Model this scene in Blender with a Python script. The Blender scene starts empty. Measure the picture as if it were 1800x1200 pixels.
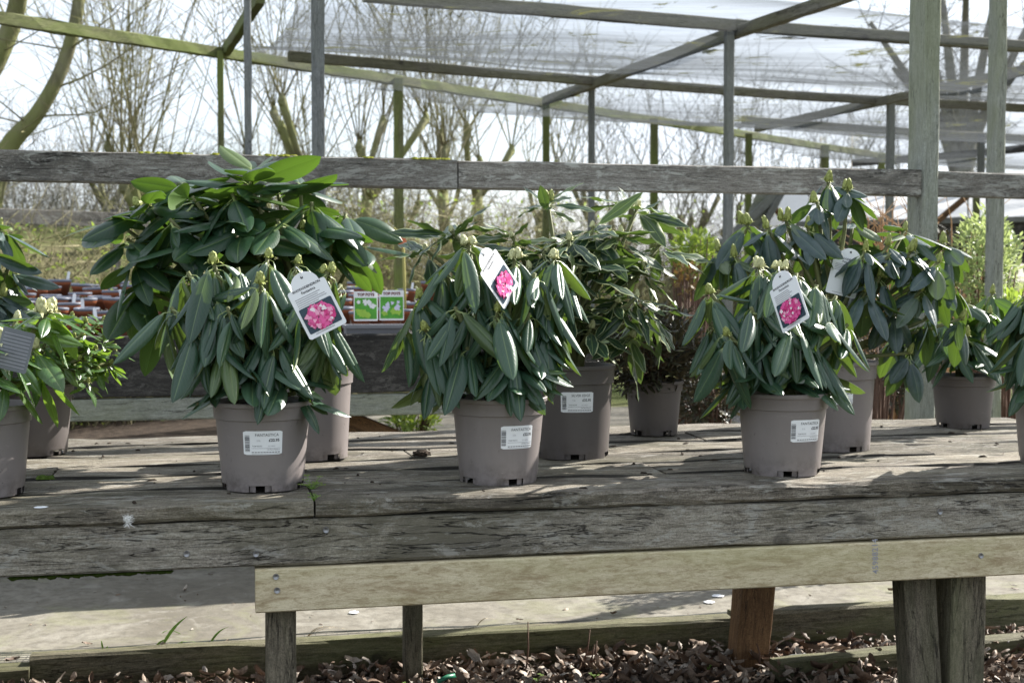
import bpy, bmesh, math, random
from mathutils import Vector, Matrix, Quaternion, noise as mnoise

R = math.radians
scene = bpy.context.scene
C = scene.collection

# ------------------------------------------------------------------ camera
EYE = 1.07                      # crouching photographer
YAW, PITCH, FPX = R(12.15), R(2.62), 2400.0
K = 2400.0 / 1750.0             # depth factor of the long lens
cam_d = bpy.data.cameras.new('camera')
cam_d.sensor_width = 36.0
cam_d.lens = 48.0
cam_d.clip_end = 2000.0
cam_d.clip_start = 0.05
cam_d.dof.use_dof = True
cam_d.dof.focus_distance = 2.80
cam_d.dof.aperture_fstop = 8.0
cam = bpy.data.objects.new('camera', cam_d)
C.objects.link(cam)
cam.location = (0, 0, EYE)
cam.rotation_euler = (R(90) - PITCH, 0, -YAW)
scene.camera = cam
FWD = Vector((math.sin(YAW) * math.cos(PITCH), math.cos(YAW) * math.cos(PITCH), -math.sin(PITCH)))
RGT = Vector((math.cos(YAW), -math.sin(YAW), 0))
UPV = RGT.cross(FWD)
O = Vector((0, 0, EYE))

# ------------------------------------------------------------------ world, sun, exposure
SUN_AZ, SUN_EL = R(64), R(35)       # azimuth from +Y towards +X
w = bpy.data.worlds.new('World')
scene.world = w
w.use_nodes = True
wt = w.node_tree
wt.nodes.clear()
sky = wt.nodes.new('ShaderNodeTexSky')
sky.sky_type = 'NISHITA'
sky.sun_disc = False
sky.sun_elevation = SUN_EL
sky.sun_rotation = SUN_AZ
sky.air_density = 1.0
sky.dust_density = 2.0
bgn = wt.nodes.new('ShaderNodeBackground')
bgn.inputs['Strength'].default_value = 0.075
wo = wt.nodes.new('ShaderNodeOutputWorld')
wtc = wt.nodes.new('ShaderNodeTexCoord')
wmap = wt.nodes.new('ShaderNodeMapping')
wmap.inputs['Scale'].default_value = (1.0, 1.0, 2.6)
wno = wt.nodes.new('ShaderNodeTexNoise')
wno.inputs['Scale'].default_value = 2.1
wno.inputs['Detail'].default_value = 7.0
wno.inputs['Roughness'].default_value = 0.58
wrp = wt.nodes.new('ShaderNodeValToRGB')
wrp.color_ramp.elements[0].position = 0.36
wrp.color_ramp.elements[0].color = (0.45, 0.45, 0.45, 1)
wrp.color_ramp.elements[1].position = 0.60
wrp.color_ramp.elements[1].color = (0.97, 0.97, 0.97, 1)
wmx = wt.nodes.new('ShaderNodeMix')
wmx.data_type = 'RGBA'
wmx.inputs[7].default_value = (6.0, 6.55, 7.3, 1)      # sunlit thin cloud
L_ = wt.links.new
L_(wtc.outputs['Generated'], wmap.inputs['Vector'])
L_(wmap.outputs['Vector'], wno.inputs['Vector'])
L_(wno.outputs['Fac'], wrp.inputs['Fac'])
L_(wrp.outputs['Color'], wmx.inputs[0])
L_(sky.outputs['Color'], wmx.inputs[6])
L_(wmx.outputs[2], bgn.inputs['Color'])
L_(bgn.outputs['Background'], wo.inputs['Surface'])

sd = bpy.data.lights.new('sun', 'SUN')
sd.energy = 5.0
sd.angle = R(0.53)
sd.color = (1.0, 0.955, 0.885)
sun = bpy.data.objects.new('sun', sd)
C.objects.link(sun)
sdir = Vector((math.cos(SUN_EL) * math.sin(SUN_AZ), math.cos(SUN_EL) * math.cos(SUN_AZ), math.sin(SUN_EL)))
sun.rotation_euler = (-sdir).to_track_quat('-Z', 'Y').to_euler()
sun.location = (6, 2, 8)

vs = scene.view_settings
vs.view_transform = 'Standard'
vs.look = 'None'
vs.exposure = 1.45
vs.gamma = 1.0
vs.use_curve_mapping = False
scene.render.engine = 'CYCLES'
scene.cycles.use_denoising = True
scene.cycles.max_bounces = 8
scene.cycles.transparent_max_bounces = 16
scene.render.film_transparent = False

# ------------------------------------------------------------------ geometry helpers
def ray(px, py):
    return FWD + RGT * ((px - 900.0) / FPX) + UPV * ((600.0 - py) / FPX)
def at_y(px, py, Y):
    d = ray(px, py)
    return O + d * (Y / d.y)
def at_z(px, py, Z):
    d = ray(px, py)
    return O + d * ((Z - EYE) / d.z)
def at_d(px, py, D):
    return O + ray(px, py) * D

def tag(o, label=None, cat=None, group=None, kind=None):
    if label: o['label'] = label
    if cat: o['category'] = cat
    if group: o['group'] = group
    if kind: o['kind'] = kind
    return o
def empty(name, loc, label=None, cat=None, group=None):
    o = bpy.data.objects.new(name, None)
    o.empty_display_size = 0.05
    C.objects.link(o)
    o.location = loc
    return tag(o, label, cat, group)
def mesh_of(name, verts, faces, mats, smooth=False, uvs=None, fmats=None):
    m = bpy.data.meshes.new(name)
    m.from_pydata([tuple(v) for v in verts], [], faces)
    for mt in (mats if isinstance(mats, (list, tuple)) else [mats]):
        m.materials.append(mt)
    if fmats:
        m.polygons.foreach_set('material_index', fmats)
    if uvs:
        ul = m.uv_layers.new(name='UVMap')
        idx = [0] * len(m.loops)
        m.loops.foreach_get('vertex_index', idx)
        flat = []
        for i in idx:
            flat.extend(uvs[i])
        ul.data.foreach_set('uv', flat)
    if smooth:
        m.polygons.foreach_set('use_smooth', [True] * len(m.polygons))
    m.update()
    return m
def obj(name, mesh, parent=None, M=None):
    """M is a WORLD matrix; parents are only ever translated"""
    o = bpy.data.objects.new(name, mesh)
    C.objects.link(o)
    M = M or Matrix()
    if parent is not None:
        o.parent = parent
        off = Vector((0, 0, 0))
        p = parent
        while p is not None:
            off += p.location
            p = p.parent
        o.matrix_local = Matrix.Translation(-off) @ M
    else:
        o.matrix_local = M
    return o
def sub(name, mesh, parent, ML=None):
    """child with a LOCAL matrix"""
    o = bpy.data.objects.new(name, mesh)
    C.objects.link(o)
    o.parent = parent
    if ML is not None:
        o.matrix_local = ML
    return o

def basis(origin, xdir, zhint=Vector((0, 0, 1))):
    x = Vector(xdir).normalized()
    y = Vector(zhint).cross(x).normalized()
    z = x.cross(y)
    return Matrix(((x.x, y.x, z.x, origin[0]), (x.y, y.y, z.y, origin[1]), (x.z, y.z, z.z, origin[2]), (0, 0, 0, 1)))

def board_mesh(name, L, w, t, mat, segs=None, jit=0.0015, ch=0.004, seed=0, edges=None):
    """length on local X, thickness t on Y, width w on Z; chamfered uneven edges"""
    rnd = random.Random(seed)
    segs = segs or max(2, int(L / 0.08))
    segs = min(segs, 60)
    prof = [(-t/2+ch, -w/2), (t/2-ch, -w/2), (t/2, -w/2+ch), (t/2, w/2-ch), (t/2-ch, w/2), (-t/2+ch, w/2), (-t/2, w/2-ch), (-t/2, -w/2+ch)]
    V, F = [], []
    n = len(prof)
    so = rnd.random() * 100
    for i in range(segs + 1):
        x = -L/2 + L * i / segs
        for k, (y, z) in enumerate(prof):
            j = Vector((0, mnoise.noise((x * 6 + so, k * 0.9, 1)) * jit, mnoise.noise((x * 6 + so, k * 0.9, 7)) * jit))
            V.append((x, y + j.y, z + j.z))
    for i in range(segs):
        for k in range(n):
            a = i*n + k; b = i*n + (k+1) % n
            F.append((a, b, b + n, a + n))
    F.append(tuple(range(n - 1, -1, -1)))
    F.append(tuple(segs*n + k for k in range(n)))
    me = mesh_of(name, V, F, [mat, edges[0]] if edges else mat)
    if edges:                            # long plank edges: grime plus gap shade painted in
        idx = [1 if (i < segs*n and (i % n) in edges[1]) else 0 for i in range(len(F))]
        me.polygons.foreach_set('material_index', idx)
    return me
_bseed = [0]
def board(name, p0, p1, w, t, mat, parent, zhint=(0, 0, 1), jit=0.0015, ch=0.004, edges=None):
    _bseed[0] += 1
    p0, p1 = Vector(p0), Vector(p1)
    M = basis((p0 + p1) / 2, p1 - p0, Vector(zhint))
    return obj(name, board_mesh(name, (p1 - p0).length, w, t, mat, jit=jit, ch=ch, seed=_bseed[0], edges=edges), parent, M)

def tubes(paths, sides=5):
    V, F = [], []
    for pts, rad in paths:
        n = len(pts)
        base = len(V)
        prev = None
        for i, p in enumerate(pts):
            p = Vector(p)
            t = (Vector(pts[min(i+1, n-1)]) - Vector(pts[max(i-1, 0)]))
            if t.length < 1e-9: t = Vector((0, 0, 1))
            t.normalize()
            if prev is None:
                a = t.orthogonal().normalized()
            else:
                a = (prev - t * prev.dot(t))
                a = a.normalized() if a.length > 1e-6 else t.orthogonal().normalized()
            prev = a
            b = t.cross(a)
            r = rad[i] if isinstance(rad, (list, tuple)) else rad
            for k in range(sides):
                an = 2 * math.pi * k / sides
                V.append(p + a * (math.cos(an) * r) + b * (math.sin(an) * r))
        for i in range(n - 1):
            for k in range(sides):
                a0 = base + i*sides + k; b0 = base + i*sides + (k+1) % sides
                F.append((a0, b0, b0 + sides, a0 + sides))
        F.append(tuple(base + k for k in range(sides - 1, -1, -1)))
        F.append(tuple(base + (n-1)*sides + k for k in range(sides)))
    return V, F

# ------------------------------------------------------------------ material helpers
class NT:
    def __init__(self, name):
        self.m = bpy.data.materials.new(name)
        self.m.use_nodes = True
        self.t = self.m.node_tree
        self.t.nodes.clear()
        self.out = self.t.nodes.new('ShaderNodeOutputMaterial')
    def n(self, typ, **kw):
        nd = self.t.nodes.new(typ)
        for k, v in kw.items():
            setattr(nd, k, v)
        return nd
    def l(self, a, b):
        self.t.links.new(a, b)
    def setv(self, sock, v):
        if hasattr(v, 'is_output') or isinstance(v, bpy.types.NodeSocket):
            self.l(v, sock)
        else:
            if isinstance(v, (tuple, list)) and len(v) == 3 and sock.type == 'RGBA':
                v = (*v, 1)
            sock.default_value = v
    def math(self, op, a, b=None, c=None, clamp=False):
        nd = self.n('ShaderNodeMath', operation=op, use_clamp=clamp)
        self.setv(nd.inputs[0], a)
        if b is not None: self.setv(nd.inputs[1], b)
        if c is not None: self.setv(nd.inputs[2], c)
        return nd.outputs[0]
    def noise(self, vec, scale, detail=4, rough=0.55, dist=0.0):
        nd = self.n('ShaderNodeTexNoise')
        self.l(vec, nd.inputs['Vector'])
        nd.inputs['Scale'].default_value = scale
        nd.inputs['Detail'].default_value = detail
        nd.inputs['Roughness'].default_value = rough
        nd.inputs['Distortion'].default_value = dist
        return nd.outputs['Fac']
    def voro(self, vec, scale, feature='F1'):
        nd = self.n('ShaderNodeTexVoronoi', feature=feature)
        self.l(vec, nd.inputs['Vector'])
        nd.inputs['Scale'].default_value = scale
        return nd
    def ramp(self, fac, stops, interp='LINEAR'):
        nd = self.n('ShaderNodeValToRGB')
        cr = nd.color_ramp
        cr.interpolation = interp
        while len(cr.elements) < len(stops): cr.elements.new(0.5)
        for e, (p, c) in zip(cr.elements, stops):
            e.position = p
            e.color = (*c, 1) if isinstance(c, (tuple, list)) else (c, c, c, 1)
        self.l(fac, nd.inputs['Fac'])
        return nd.outputs['Color']
    def mix(self, fac, a, b, blend='MIX'):
        nd = self.n('ShaderNodeMix', data_type='RGBA', blend_type=blend)
        self.setv(nd.inputs[0], fac)
        self.setv(nd.inputs[6], a)
        self.setv(nd.inputs[7], b)
        return nd.outputs[2]
    def map(self, vec, scale=(1, 1, 1), loc=(0, 0, 0)):
        nd = self.n('ShaderNodeMapping')
        self.l(vec, nd.inputs['Vector'])
        nd.inputs['Scale'].default_value = scale
        nd.inputs['Location'].default_value = loc
        return nd.outputs['Vector']
    def objcoord(self, rand=True):
        tc = self.n('ShaderNodeTexCoord')
        if not rand: return tc.outputs['Object']
        oi = self.n('ShaderNodeObjectInfo')
        r = self.math('MULTIPLY', oi.outputs['Random'], 57.0)
        va = self.n('ShaderNodeVectorMath', operation='ADD')
        self.l(tc.outputs['Object'], va.inputs[0])
        cb = self.n('ShaderNodeCombineXYZ')
        for i in range(3): self.l(r, cb.inputs[i])
        self.l(cb.outputs[0], va.inputs[1])
        return va.outputs[0]
    def rand(self):
        return self.n('ShaderNodeObjectInfo').outputs['Random']
    def bump(self, h, strength=0.5, dist=0.01, normal=None):
        nd = self.n('ShaderNodeBump')
        nd.inputs['Strength'].default_value = strength
        nd.inputs['Distance'].default_value = dist
        self.l(h, nd.inputs['Height'])
        if normal is not None: self.l(normal, nd.inputs['Normal'])
        return nd.outputs['Normal']
    def bsdf(self, color, rough=0.6, normal=None, spec=0.5, **kw):
        b = self.n('ShaderNodeBsdfPrincipled')
        self.setv(b.inputs['Base Color'], color)
        self.setv(b.inputs['Roughness'], rough)
        b.inputs['Specular IOR Level'].default_value = spec
        if normal is not None: self.l(normal, b.inputs['Normal'])
        for k, v in kw.items():
            self.setv(b.inputs[k.replace('_', ' ')], v)
        return b.outputs[0]
    def done(self, shader):
        self.l(shader, self.out.inputs['Surface'])
        return self.m

def flat(name, col, rough=0.6, spec=0.4, var=0.12, scale=30):
    t = NT(name)
    v = t.objcoord()
    f = t.noise(v, scale, 4)
    c = t.mix(f, tuple(x * (1 - var) for x in col), tuple(min(1, x * (1 + var)) for x in col))
    return t.done(t.bsdf(c, rough, spec=spec))

def wood(name, pale, mid, dark, lichen=None, lich_amt=0.5, green=None, green_amt=0.0, blotch=0.45, bump=0.6, grain=1.0, knots=True, wrough=0.8, cracks=True, knotdark=0.25, speck=0.6):
    """weathered timber: local X is along the grain"""
    t = NT(name)
    v = t.objcoord()
    # long wavy grain
    g1 = t.noise(t.map(v, (7, 62 * grain, 62 * grain)), 1.0, 9, 0.74, 1.3)
    g2 = t.noise(t.map(v, (36, 260 * grain, 260 * grain)), 1.0, 5, 0.8, 0.5)
    bl = t.noise(t.map(v, (2.2, 5, 5)), 1.0, 7, 0.68, 0.7)
    fine = t.noise(t.map(v, (40, 110, 110)), 1.0, 6, 0.8, 0.6)
    c = t.ramp(g1, [(0.30, dark), (0.47, mid), (0.66, pale)])
    c = t.mix(t.ramp(g2, [(0.36, 0.75), (0.55, 0.0)]), c, dark)
    spk = t.noise(v, 260, 4, 0.8)
    c = t.mix(t.ramp(spk, [(0.36, speck), (0.50, 0.0)]), c, dark)
    c = t.mix(t.ramp(spk, [(0.56, 0.0), (0.68, speck * .7)]), c, tuple(min(1, x * 1.25) for x in pale))
    # dark algae blotches with ragged edges
    rag = t.math('MULTIPLY_ADD', fine, 0.30, t.math('SUBTRACT', bl, 0.15))
    c = t.mix(t.ramp(rag, [(blotch, 0.0), (blotch + 0.12, 0.85)]), c, tuple(x * 0.32 for x in mid))
    if lichen:
        ln = t.noise(t.map(v, (9, 26, 26), (3, 1, 2)), 1.0, 8, 0.78, 0.8)
        lf = t.math('MULTIPLY_ADD', fine, 0.35, t.math('SUBTRACT', ln, 0.17))
        c = t.mix(t.ramp(lf, [(0.54, 0.0), (0.60, lich_amt)]), c, lichen)
    if green:
        gn = t.noise(t.map(v, (1.7, 6, 6), (9, 4, 5)), 1.0, 6, 0.65, 0.6)
        c = t.mix(t.ramp(gn, [(0.40, 0.0), (0.62, green_amt)]), c, green)
    tone = t.math('MULTIPLY_ADD', t.rand(), 0.45, 0.78)
    tc_ = t.n('ShaderNodeCombineXYZ')
    for i_ in range(3): t.l(tone, tc_.inputs[i_])
    c = t.mix(1.0, c, tc_.outputs[0], 'MULTIPLY')
    h = t.math('MULTIPLY_ADD', g2, 0.6, g1)
    if knots:
        kv = t.voro(t.map(v, (6.0, 7.0, 7.0)), 1.0)
        sc_ = t.n('ShaderNodeSeparateColor')
        t.l(kv.outputs['Color'], sc_.inputs[0])
        on = t.math('GREATER_THAN', sc_.outputs[0], 0.62)
        kd = t.math('MULTIPLY_ADD', fine, 0.05, kv.outputs['Distance'])
        km = t.math('MULTIPLY', on, t.ramp(kd, [(0.06, 0.95), (0.10, 0.6), (0.125, 0.8), (0.17, 0.12), (0.26, 0.0)]))
        c = t.mix(km, c, tuple(x * knotdark for x in mid))
    if cracks:
        cn = t.noise(t.map(v, (2.6, 34, 34), (5, 8, 2)), 1.0, 5, 0.6, 0.7)
        ck = t.ramp(t.math('ABSOLUTE', t.math('SUBTRACT', cn, 0.5)), [(0.002, 1.0), (0.009, 0.0)])
        ck = t.math('MULTIPLY', ck, t.ramp(bl, [(0.44, 0.0), (0.56, 1.0)]))
        c = t.mix(t.math('MULTIPLY', ck, 0.9), c, (0.012, 0.010, 0.008))
        h = t.math('SUBTRACT', h, t.math('MULTIPLY', ck, 1.6))
    h = t.math('MULTIPLY_ADD', fine, 0.35, h)
    nrm = t.bump(h, bump, 0.006)
    return t.done(t.bsdf(c, wrough, nrm, spec=0.25))

M_old = wood('weathered_bench_wood', (0.42, 0.38, 0.315), (0.225, 0.195, 0.155), (0.050, 0.042, 0.032), lichen=(0.44, 0.43, 0.39), lich_amt=0.5, green=(0.15, 0.145, 0.08), green_amt=0.28, blotch=0.47, bump=1.0)
M_rail = wood('grey_rail_wood', (0.37, 0.355, 0.32), (0.24, 0.225, 0.20), (0.085, 0.072, 0.058), lichen=(0.42, 0.42, 0.38), lich_amt=0.7, blotch=0.52, bump=0.7)
M_dark = wood('dark_stained_wood', (0.085, 0.08, 0.072), (0.05, 0.047, 0.043), (0.02, 0.019, 0.018), lichen=(0.22, 0.21, 0.19), lich_amt=0.35, blotch=0.55, bump=0.6, knots=False)
M_new = wood('new_pale_timber', (0.55, 0.485, 0.345), (0.455, 0.39, 0.265), (0.23, 0.17, 0.095), green=(0.33, 0.32, 0.15), green_amt=0.35, blotch=0.80, bump=0.3, grain=0.55, cracks=False, knotdark=0.42, speck=0.25)
M_grn = wood('mossy_green_timber', (0.25, 0.25, 0.13), (0.15, 0.155, 0.07), (0.06, 0.062, 0.03), green=(0.15, 0.19, 0.045), green_amt=0.85, blotch=0.60, bump=0.5, knots=False)
M_pst = wood('grey_green_post_timber', (0.36, 0.375, 0.33), (0.28, 0.295, 0.255), (0.15, 0.155, 0.13), green=(0.20, 0.22, 0.10), green_amt=0.4, blotch=0.66, bump=0.5)
M_gry = wood('blue_grey_post_timber', (0.24, 0.25, 0.25), (0.17, 0.18, 0.18), (0.085, 0.088, 0.085), green=(0.15, 0.16, 0.10), green_amt=0.3, blotch=0.70, bump=0.4, knots=False)
M_brn = wood('brown_leg_timber', (0.25, 0.145, 0.068), (0.17, 0.095, 0.045), (0.075, 0.042, 0.022), blotch=0.62, bump=0.4)
M_slp = wood('mossy_sleeper_wood', (0.26, 0.235, 0.165), (0.145, 0.13, 0.085), (0.045, 0.04, 0.026), green=(0.15, 0.17, 0.055), green_amt=0.45, blotch=0.58, bump=0.7)
M_leg = wood('old_bench_leg_wood', (0.26, 0.225, 0.165), (0.16, 0.138, 0.10), (0.055, 0.046, 0.033), green=(0.14, 0.16, 0.07), green_amt=0.35, blotch=0.58, bump=0.9)

M_fas = wood('silvered_fascia_wood', (0.56, 0.52, 0.45), (0.37, 0.335, 0.28), (0.10, 0.086, 0.068), lichen=(0.50, 0.49, 0.45), lich_amt=0.5, green=(0.20, 0.19, 0.11), green_amt=0.25, blotch=0.50, bump=1.0)
M_beam = wood('brown_grey_beam_wood', (0.25, 0.235, 0.19), (0.165, 0.155, 0.122), (0.075, 0.07, 0.055), green=(0.16, 0.17, 0.075), green_amt=0.4, blotch=0.6, bump=0.6)
M_grime_shade = wood('grimy_shaded_plank_edge', (0.06, 0.055, 0.045), (0.03, 0.027, 0.022), (0.012, 0.011, 0.009), blotch=0.6, knots=False, cracks=False, speck=0.3)  # grime colour, kept near black to paint the shade of the plank gaps
def mk_concrete():
    t = NT('stained_concrete')
    tc = t.n('ShaderNodeTexCoord')
    v = tc.outputs['Object']
    a = t.noise(v, 1.3, 7, 0.65, 0.5)
    b = t.noise(v, 26, 6, 0.7)
    s = t.noise(v, 160, 3, 0.7)
    c = t.ramp(a, [(0.30, (0.125, 0.112, 0.088)), (0.52, (0.205, 0.189, 0.155)), (0.72, (0.265, 0.248, 0.208))])
    c = t.mix(t.ramp(b, [(0.38, 0.75), (0.56, 0.0)]), c, (0.115, 0.105, 0.085))
    m_ = t.noise(v, 6.5, 7, 0.7, 1.2)
    c = t.mix(t.ramp(m_, [(0.52, 0.0), (0.66, 0.6)]), c, (0.30, 0.285, 0.245))
    c = t.mix(t.ramp(s, [(0.36, 0.6), (0.46, 0.0), (0.66, 0.0), (0.72, 0.5)]), c, (0.16, 0.15, 0.13))
    g = t.noise(v, 3.1, 6, 0.7, 0.8)
    c = t.mix(t.ramp(g, [(0.54, 0.0), (0.72, 0.45)]), c, (0.20, 0.21, 0.10))
    h = t.math('MULTIPLY_ADD', s, 0.5, b)
    return t.done(t.bsdf(c, 0.9, t.bump(h, 0.35, 0.006), spec=0.2))
M_conc = mk_concrete()

def mk_soil():
    t = NT('dark_soil')
    v = t.objcoord(False)
    a = t.noise(v, 14, 8, 0.7)
    c = t.ramp(a, [(0.32, (0.018, 0.013, 0.010)), (0.55, (0.05, 0.037, 0.027)), (0.75, (0.10, 0.078, 0.058))])
    return t.done(t.bsdf(c, 0.95, t.bump(a, 1.0, 0.03), spec=0.15))
M_soil = mk_soil()

def mk_ground():
    t = NT('field_ground')
    v = t.objcoord(False)
    a = t.noise(v, 0.5, 8, 0.6, 0.4)
    b = t.noise(v, 9, 6, 0.7)
    c = t.ramp(a, [(0.34, (0.075, 0.10, 0.03)), (0.5, (0.12, 0.135, 0.05)), (0.68, (0.16, 0.135, 0.085))])
    c = t.mix(t.ramp(b, [(0.38, 0.6), (0.6, 0.0)]), c, (0.06, 0.062, 0.025))
    return t.done(t.bsdf(c, 0.95, t.bump(b, 1.0, 0.05), spec=0.1))
M_ground = mk_ground()

def mk_plastic(name, col):
    t = NT(name)
    v = t.objcoord()
    a = t.noise(v, 9, 5, 0.6)
    d = t.noise(v, 140, 3, 0.6)
    c = t.mix(a, tuple(x * 0.90 for x in col), tuple(x * 1.08 for x in col))
    c = t.mix(t.ramp(d, [(0.70, 0.0), (0.75, 0.7)]), c, (0.05, 0.04, 0.035))
    sp_ = t.n('ShaderNodeSeparateXYZ')
    t.l(t.n('ShaderNodeTexCoord').outputs['Object'], sp_.inputs[0])
    dn = t.noise(v, 38, 6, 0.7)
    low = t.ramp(sp_.outputs[2], [(0.0, 0.75), (0.05, 0.0)])
    c = t.mix(t.math('MULTIPLY', low, t.ramp(dn, [(0.42, 0.0), (0.62, 1.0)])), c, (0.06, 0.05, 0.04))
    c = t.mix(t.ramp(dn, [(0.62, 0.0), (0.70, 0.5)]), c, (0.085, 0.07, 0.06))
    sc2 = t.noise(t.map(v, (26, 26, 160), (7, 1, 3)), 1, 4, 0.7, 0.6)
    c = t.mix(t.ramp(sc2, [(0.66, 0.0), (0.71, 0.35)]), c, tuple(min(1, x * 1.8) for x in col))
    sm = t.noise(t.map(v, (10, 10, 2.5), (3, 3, 3)), 1, 6, 0.7, 0.8)
    c = t.mix(t.ramp(sm, [(0.52, 0.0), (0.75, 0.25)]), c, tuple(min(1, x * 1.5) for x in col))
    return t.done(t.bsdf(c, t.ramp(a, [(0.3, 0.36), (0.7, 0.52)]), t.bump(d, 0.05, 0.002), spec=0.4))
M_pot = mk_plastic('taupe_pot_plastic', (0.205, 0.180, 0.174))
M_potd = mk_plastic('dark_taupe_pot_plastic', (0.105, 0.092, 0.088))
M_terra = mk_plastic('terracotta_plastic', (0.34, 0.115, 0.055))
M_rimgrey = mk_plastic('grey_pot_lining', (0.16, 0.17, 0.21))
M_blk = flat('black_plastic', (0.012, 0.012, 0.012), 0.4)
M_white = flat('white_card', (0.80, 0.81, 0.83), 0.4, var=0.02)
M_ink = flat('dark_ink', (0.05, 0.05, 0.06), 0.6, var=0.1)
M_inkg = flat('grey_ink', (0.30, 0.30, 0.33), 0.6, var=0.1)
M_teal = flat('print_dark_teal', (0.025, 0.05, 0.075), 0.35, var=0.4, scale=60)
M_pk = [flat('print_pink_%s' % n, c, 0.35, var=0.15, scale=90) for n, c in (('deep', (0.62, 0.03, 0.20)), ('mid', (0.76, 0.10, 0.33)), ('light', (0.84, 0.36, 0.53)), ('pale', (0.86, 0.74, 0.78)))]
M_pgrn = flat('print_green', (0.10, 0.36, 0.05), 0.35, var=0.4, scale=50)
M_plime = flat('print_lime', (0.33, 0.55, 0.08), 0.35, var=0.3, scale=50)
M_pviolet = flat('print_pale_violet', (0.66, 0.66, 0.84), 0.35, var=0.1)
M_pmaroon = flat('print_maroon', (0.16, 0.03, 0.04), 0.35)
M_tagback = flat('grey_tag_back', (0.12, 0.13, 0.14), 0.22, var=0.5, scale=25)
M_steel = flat('screw_steel', (0.30, 0.30, 0.31), 0.45, var=0.3)
M_steel.node_tree.nodes['Principled BSDF'].inputs['Metallic'].default_value = 0.8
M_rust = flat('rust_stain', (0.11, 0.06, 0.035), 0.9, var=0.4)
M_hose = flat('green_hose', (0.15, 0.24, 0.04), 0.4)
M_feather = flat('white_feather', (0.78, 0.78, 0.76), 0.8)
M_yellow = flat('yellow_stake', (0.36, 0.33, 0.10), 0.5)
M_orange = flat('orange_red_tag', (0.62, 0.16, 0.07), 0.5)
M_sheet = flat('white_glazing_sheet', (0.82, 0.83, 0.84), 0.35, var=0.04, scale=2)

def leafmat(name, c0, c1, under, trans, rough=0.36, spec=0.5, tfac=0.22, rib=(0.20, 0.27, 0.10), edge=None, dust=None):
    t = NT(name)
    uv = t.n('ShaderNodeUVMap').outputs['UV']
    sp = t.n('ShaderNodeSeparateXYZ')
    t.l(uv, sp.inputs[0])
    u, v = sp.outputs[0], sp.outputs[1]
    au = t.math('ABSOLUTE', t.math('SUBTRACT', u, 0.5))
    vo = t.objcoord()
    nz = t.noise(vo, 45, 5, 0.6)
    nz2 = t.noise(vo, 11, 4, 0.6)
    rnd = t.rand()
    c = t.mix(t.math('MULTIPLY_ADD', nz2, 0.8, t.math('MULTIPLY_ADD', rnd, 0.7, -0.25), clamp=True), c0, c1)
    if dust:
        c = t.mix(t.ramp(nz, [(0.40, 0.0), (0.70, 0.55)]), c, dust)
    vein = t.math('SINE', t.math('MULTIPLY', t.math('SUBTRACT', v, t.math('MULTIPLY', au, 0.42)), 88.0))
    veinm = t.ramp(vein, [(0.80, 0.0), (0.99, 0.13)])
    c = t.mix(veinm, c, rib)
    c = t.mix(t.ramp(au, [(0.012, 0.8), (0.032, 0.0)]), c, rib)
    stalk = t.ramp(v, [(0.10, 0.9), (0.17, 0.0)])
    c = t.mix(stalk, c, (0.30, 0.36, 0.13))
    if edge:
        en = t.math('MULTIPLY_ADD', nz, 0.16, au)
        c = t.mix(t.ramp(en, [(0.485, 0.0), (0.505, 0.95)]), c, edge)
    oi2 = t.math('FRACT', t.math('MULTIPLY', rnd, 7.31))
    c = t.mix(t.ramp(oi2, [(0.86, 0.0), (1.0, 0.55)]), c, (0.13, 0.17, 0.035))
    bn = t.noise(vo, 22, 5, 0.7)
    c = t.mix(t.ramp(t.math('MULTIPLY_ADD', v, 0.16, bn), [(0.80, 0.0), (0.86, 0.75)]), c, (0.16, 0.10, 0.045))
    geo = t.n('ShaderNodeNewGeometry')
    cu = t.mix(t.ramp(au, [(0.012, 0.7), (0.035, 0.0)]), under, tuple(min(1, x * 1.7) for x in under))
    c = t.mix(geo.outputs['Backfacing'], c, cu)
    hh = t.math('MULTIPLY_ADD', vein, 0.035, t.math('MULTIPLY', nz, 0.9))
    nrm = t.bump(hh, 0.22, 0.004)
    rg = t.math('MULTIPLY_ADD', nz, 0.22, rough - 0.10)
    rg = t.math('MULTIPLY_ADD', geo.outputs['Backfacing'], 0.25, rg)
    b = t.bsdf(c, rg, nrm, spec=spec)
    tr = t.n('ShaderNodeBsdfTranslucent')
    t.setv(tr.inputs['Color'], trans)
    t.l(nrm, tr.inputs['Normal'])
    mx = t.n('ShaderNodeMixShader')
    mx.inputs[0].default_value = tfac
    t.l(b, mx.inputs[1])
    t.l(tr.outputs[0], mx.inputs[2])
    return t.done(mx.outputs[0])
M_lfan = leafmat('drooping_leaf', (0.012, 0.040, 0.024), (0.046, 0.094, 0.054), (0.15, 0.19, 0.075), (0.22, 0.36, 0.045), 0.32, 0.50, 0.12, rib=(0.13, 0.19, 0.085))
M_lbig = leafmat('broad_leaf', (0.010, 0.034, 0.019), (0.026, 0.062, 0.031), (0.065, 0.115, 0.032), (0.19, 0.36, 0.035), 0.34, 0.38, 0.17, rib=(0.11, 0.17, 0.06))
M_lsil = leafmat('variegated_leaf', (0.012, 0.034, 0.021), (0.028, 0.055, 0.034), (0.09, 0.14, 0.05), (0.20, 0.33, 0.05), 0.34, 0.36, 0.12, edge=(0.34, 0.37, 0.20))
M_lblu = leafmat('dusty_blue_leaf', (0.015, 0.037, 0.036), (0.035, 0.066, 0.066), (0.07, 0.12, 0.035), (0.22, 0.38, 0.04), 0.38, 0.50, 0.13, rib=(0.10, 0.14, 0.10), dust=(0.085, 0.115, 0.12))
M_lglo = leafmat('glossy_small_leaf', (0.030, 0.075, 0.022), (0.060, 0.125, 0.035), (0.12, 0.20, 0.05), (0.34, 0.56, 0.05), 0.27, 0.6, 0.22)
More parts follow.
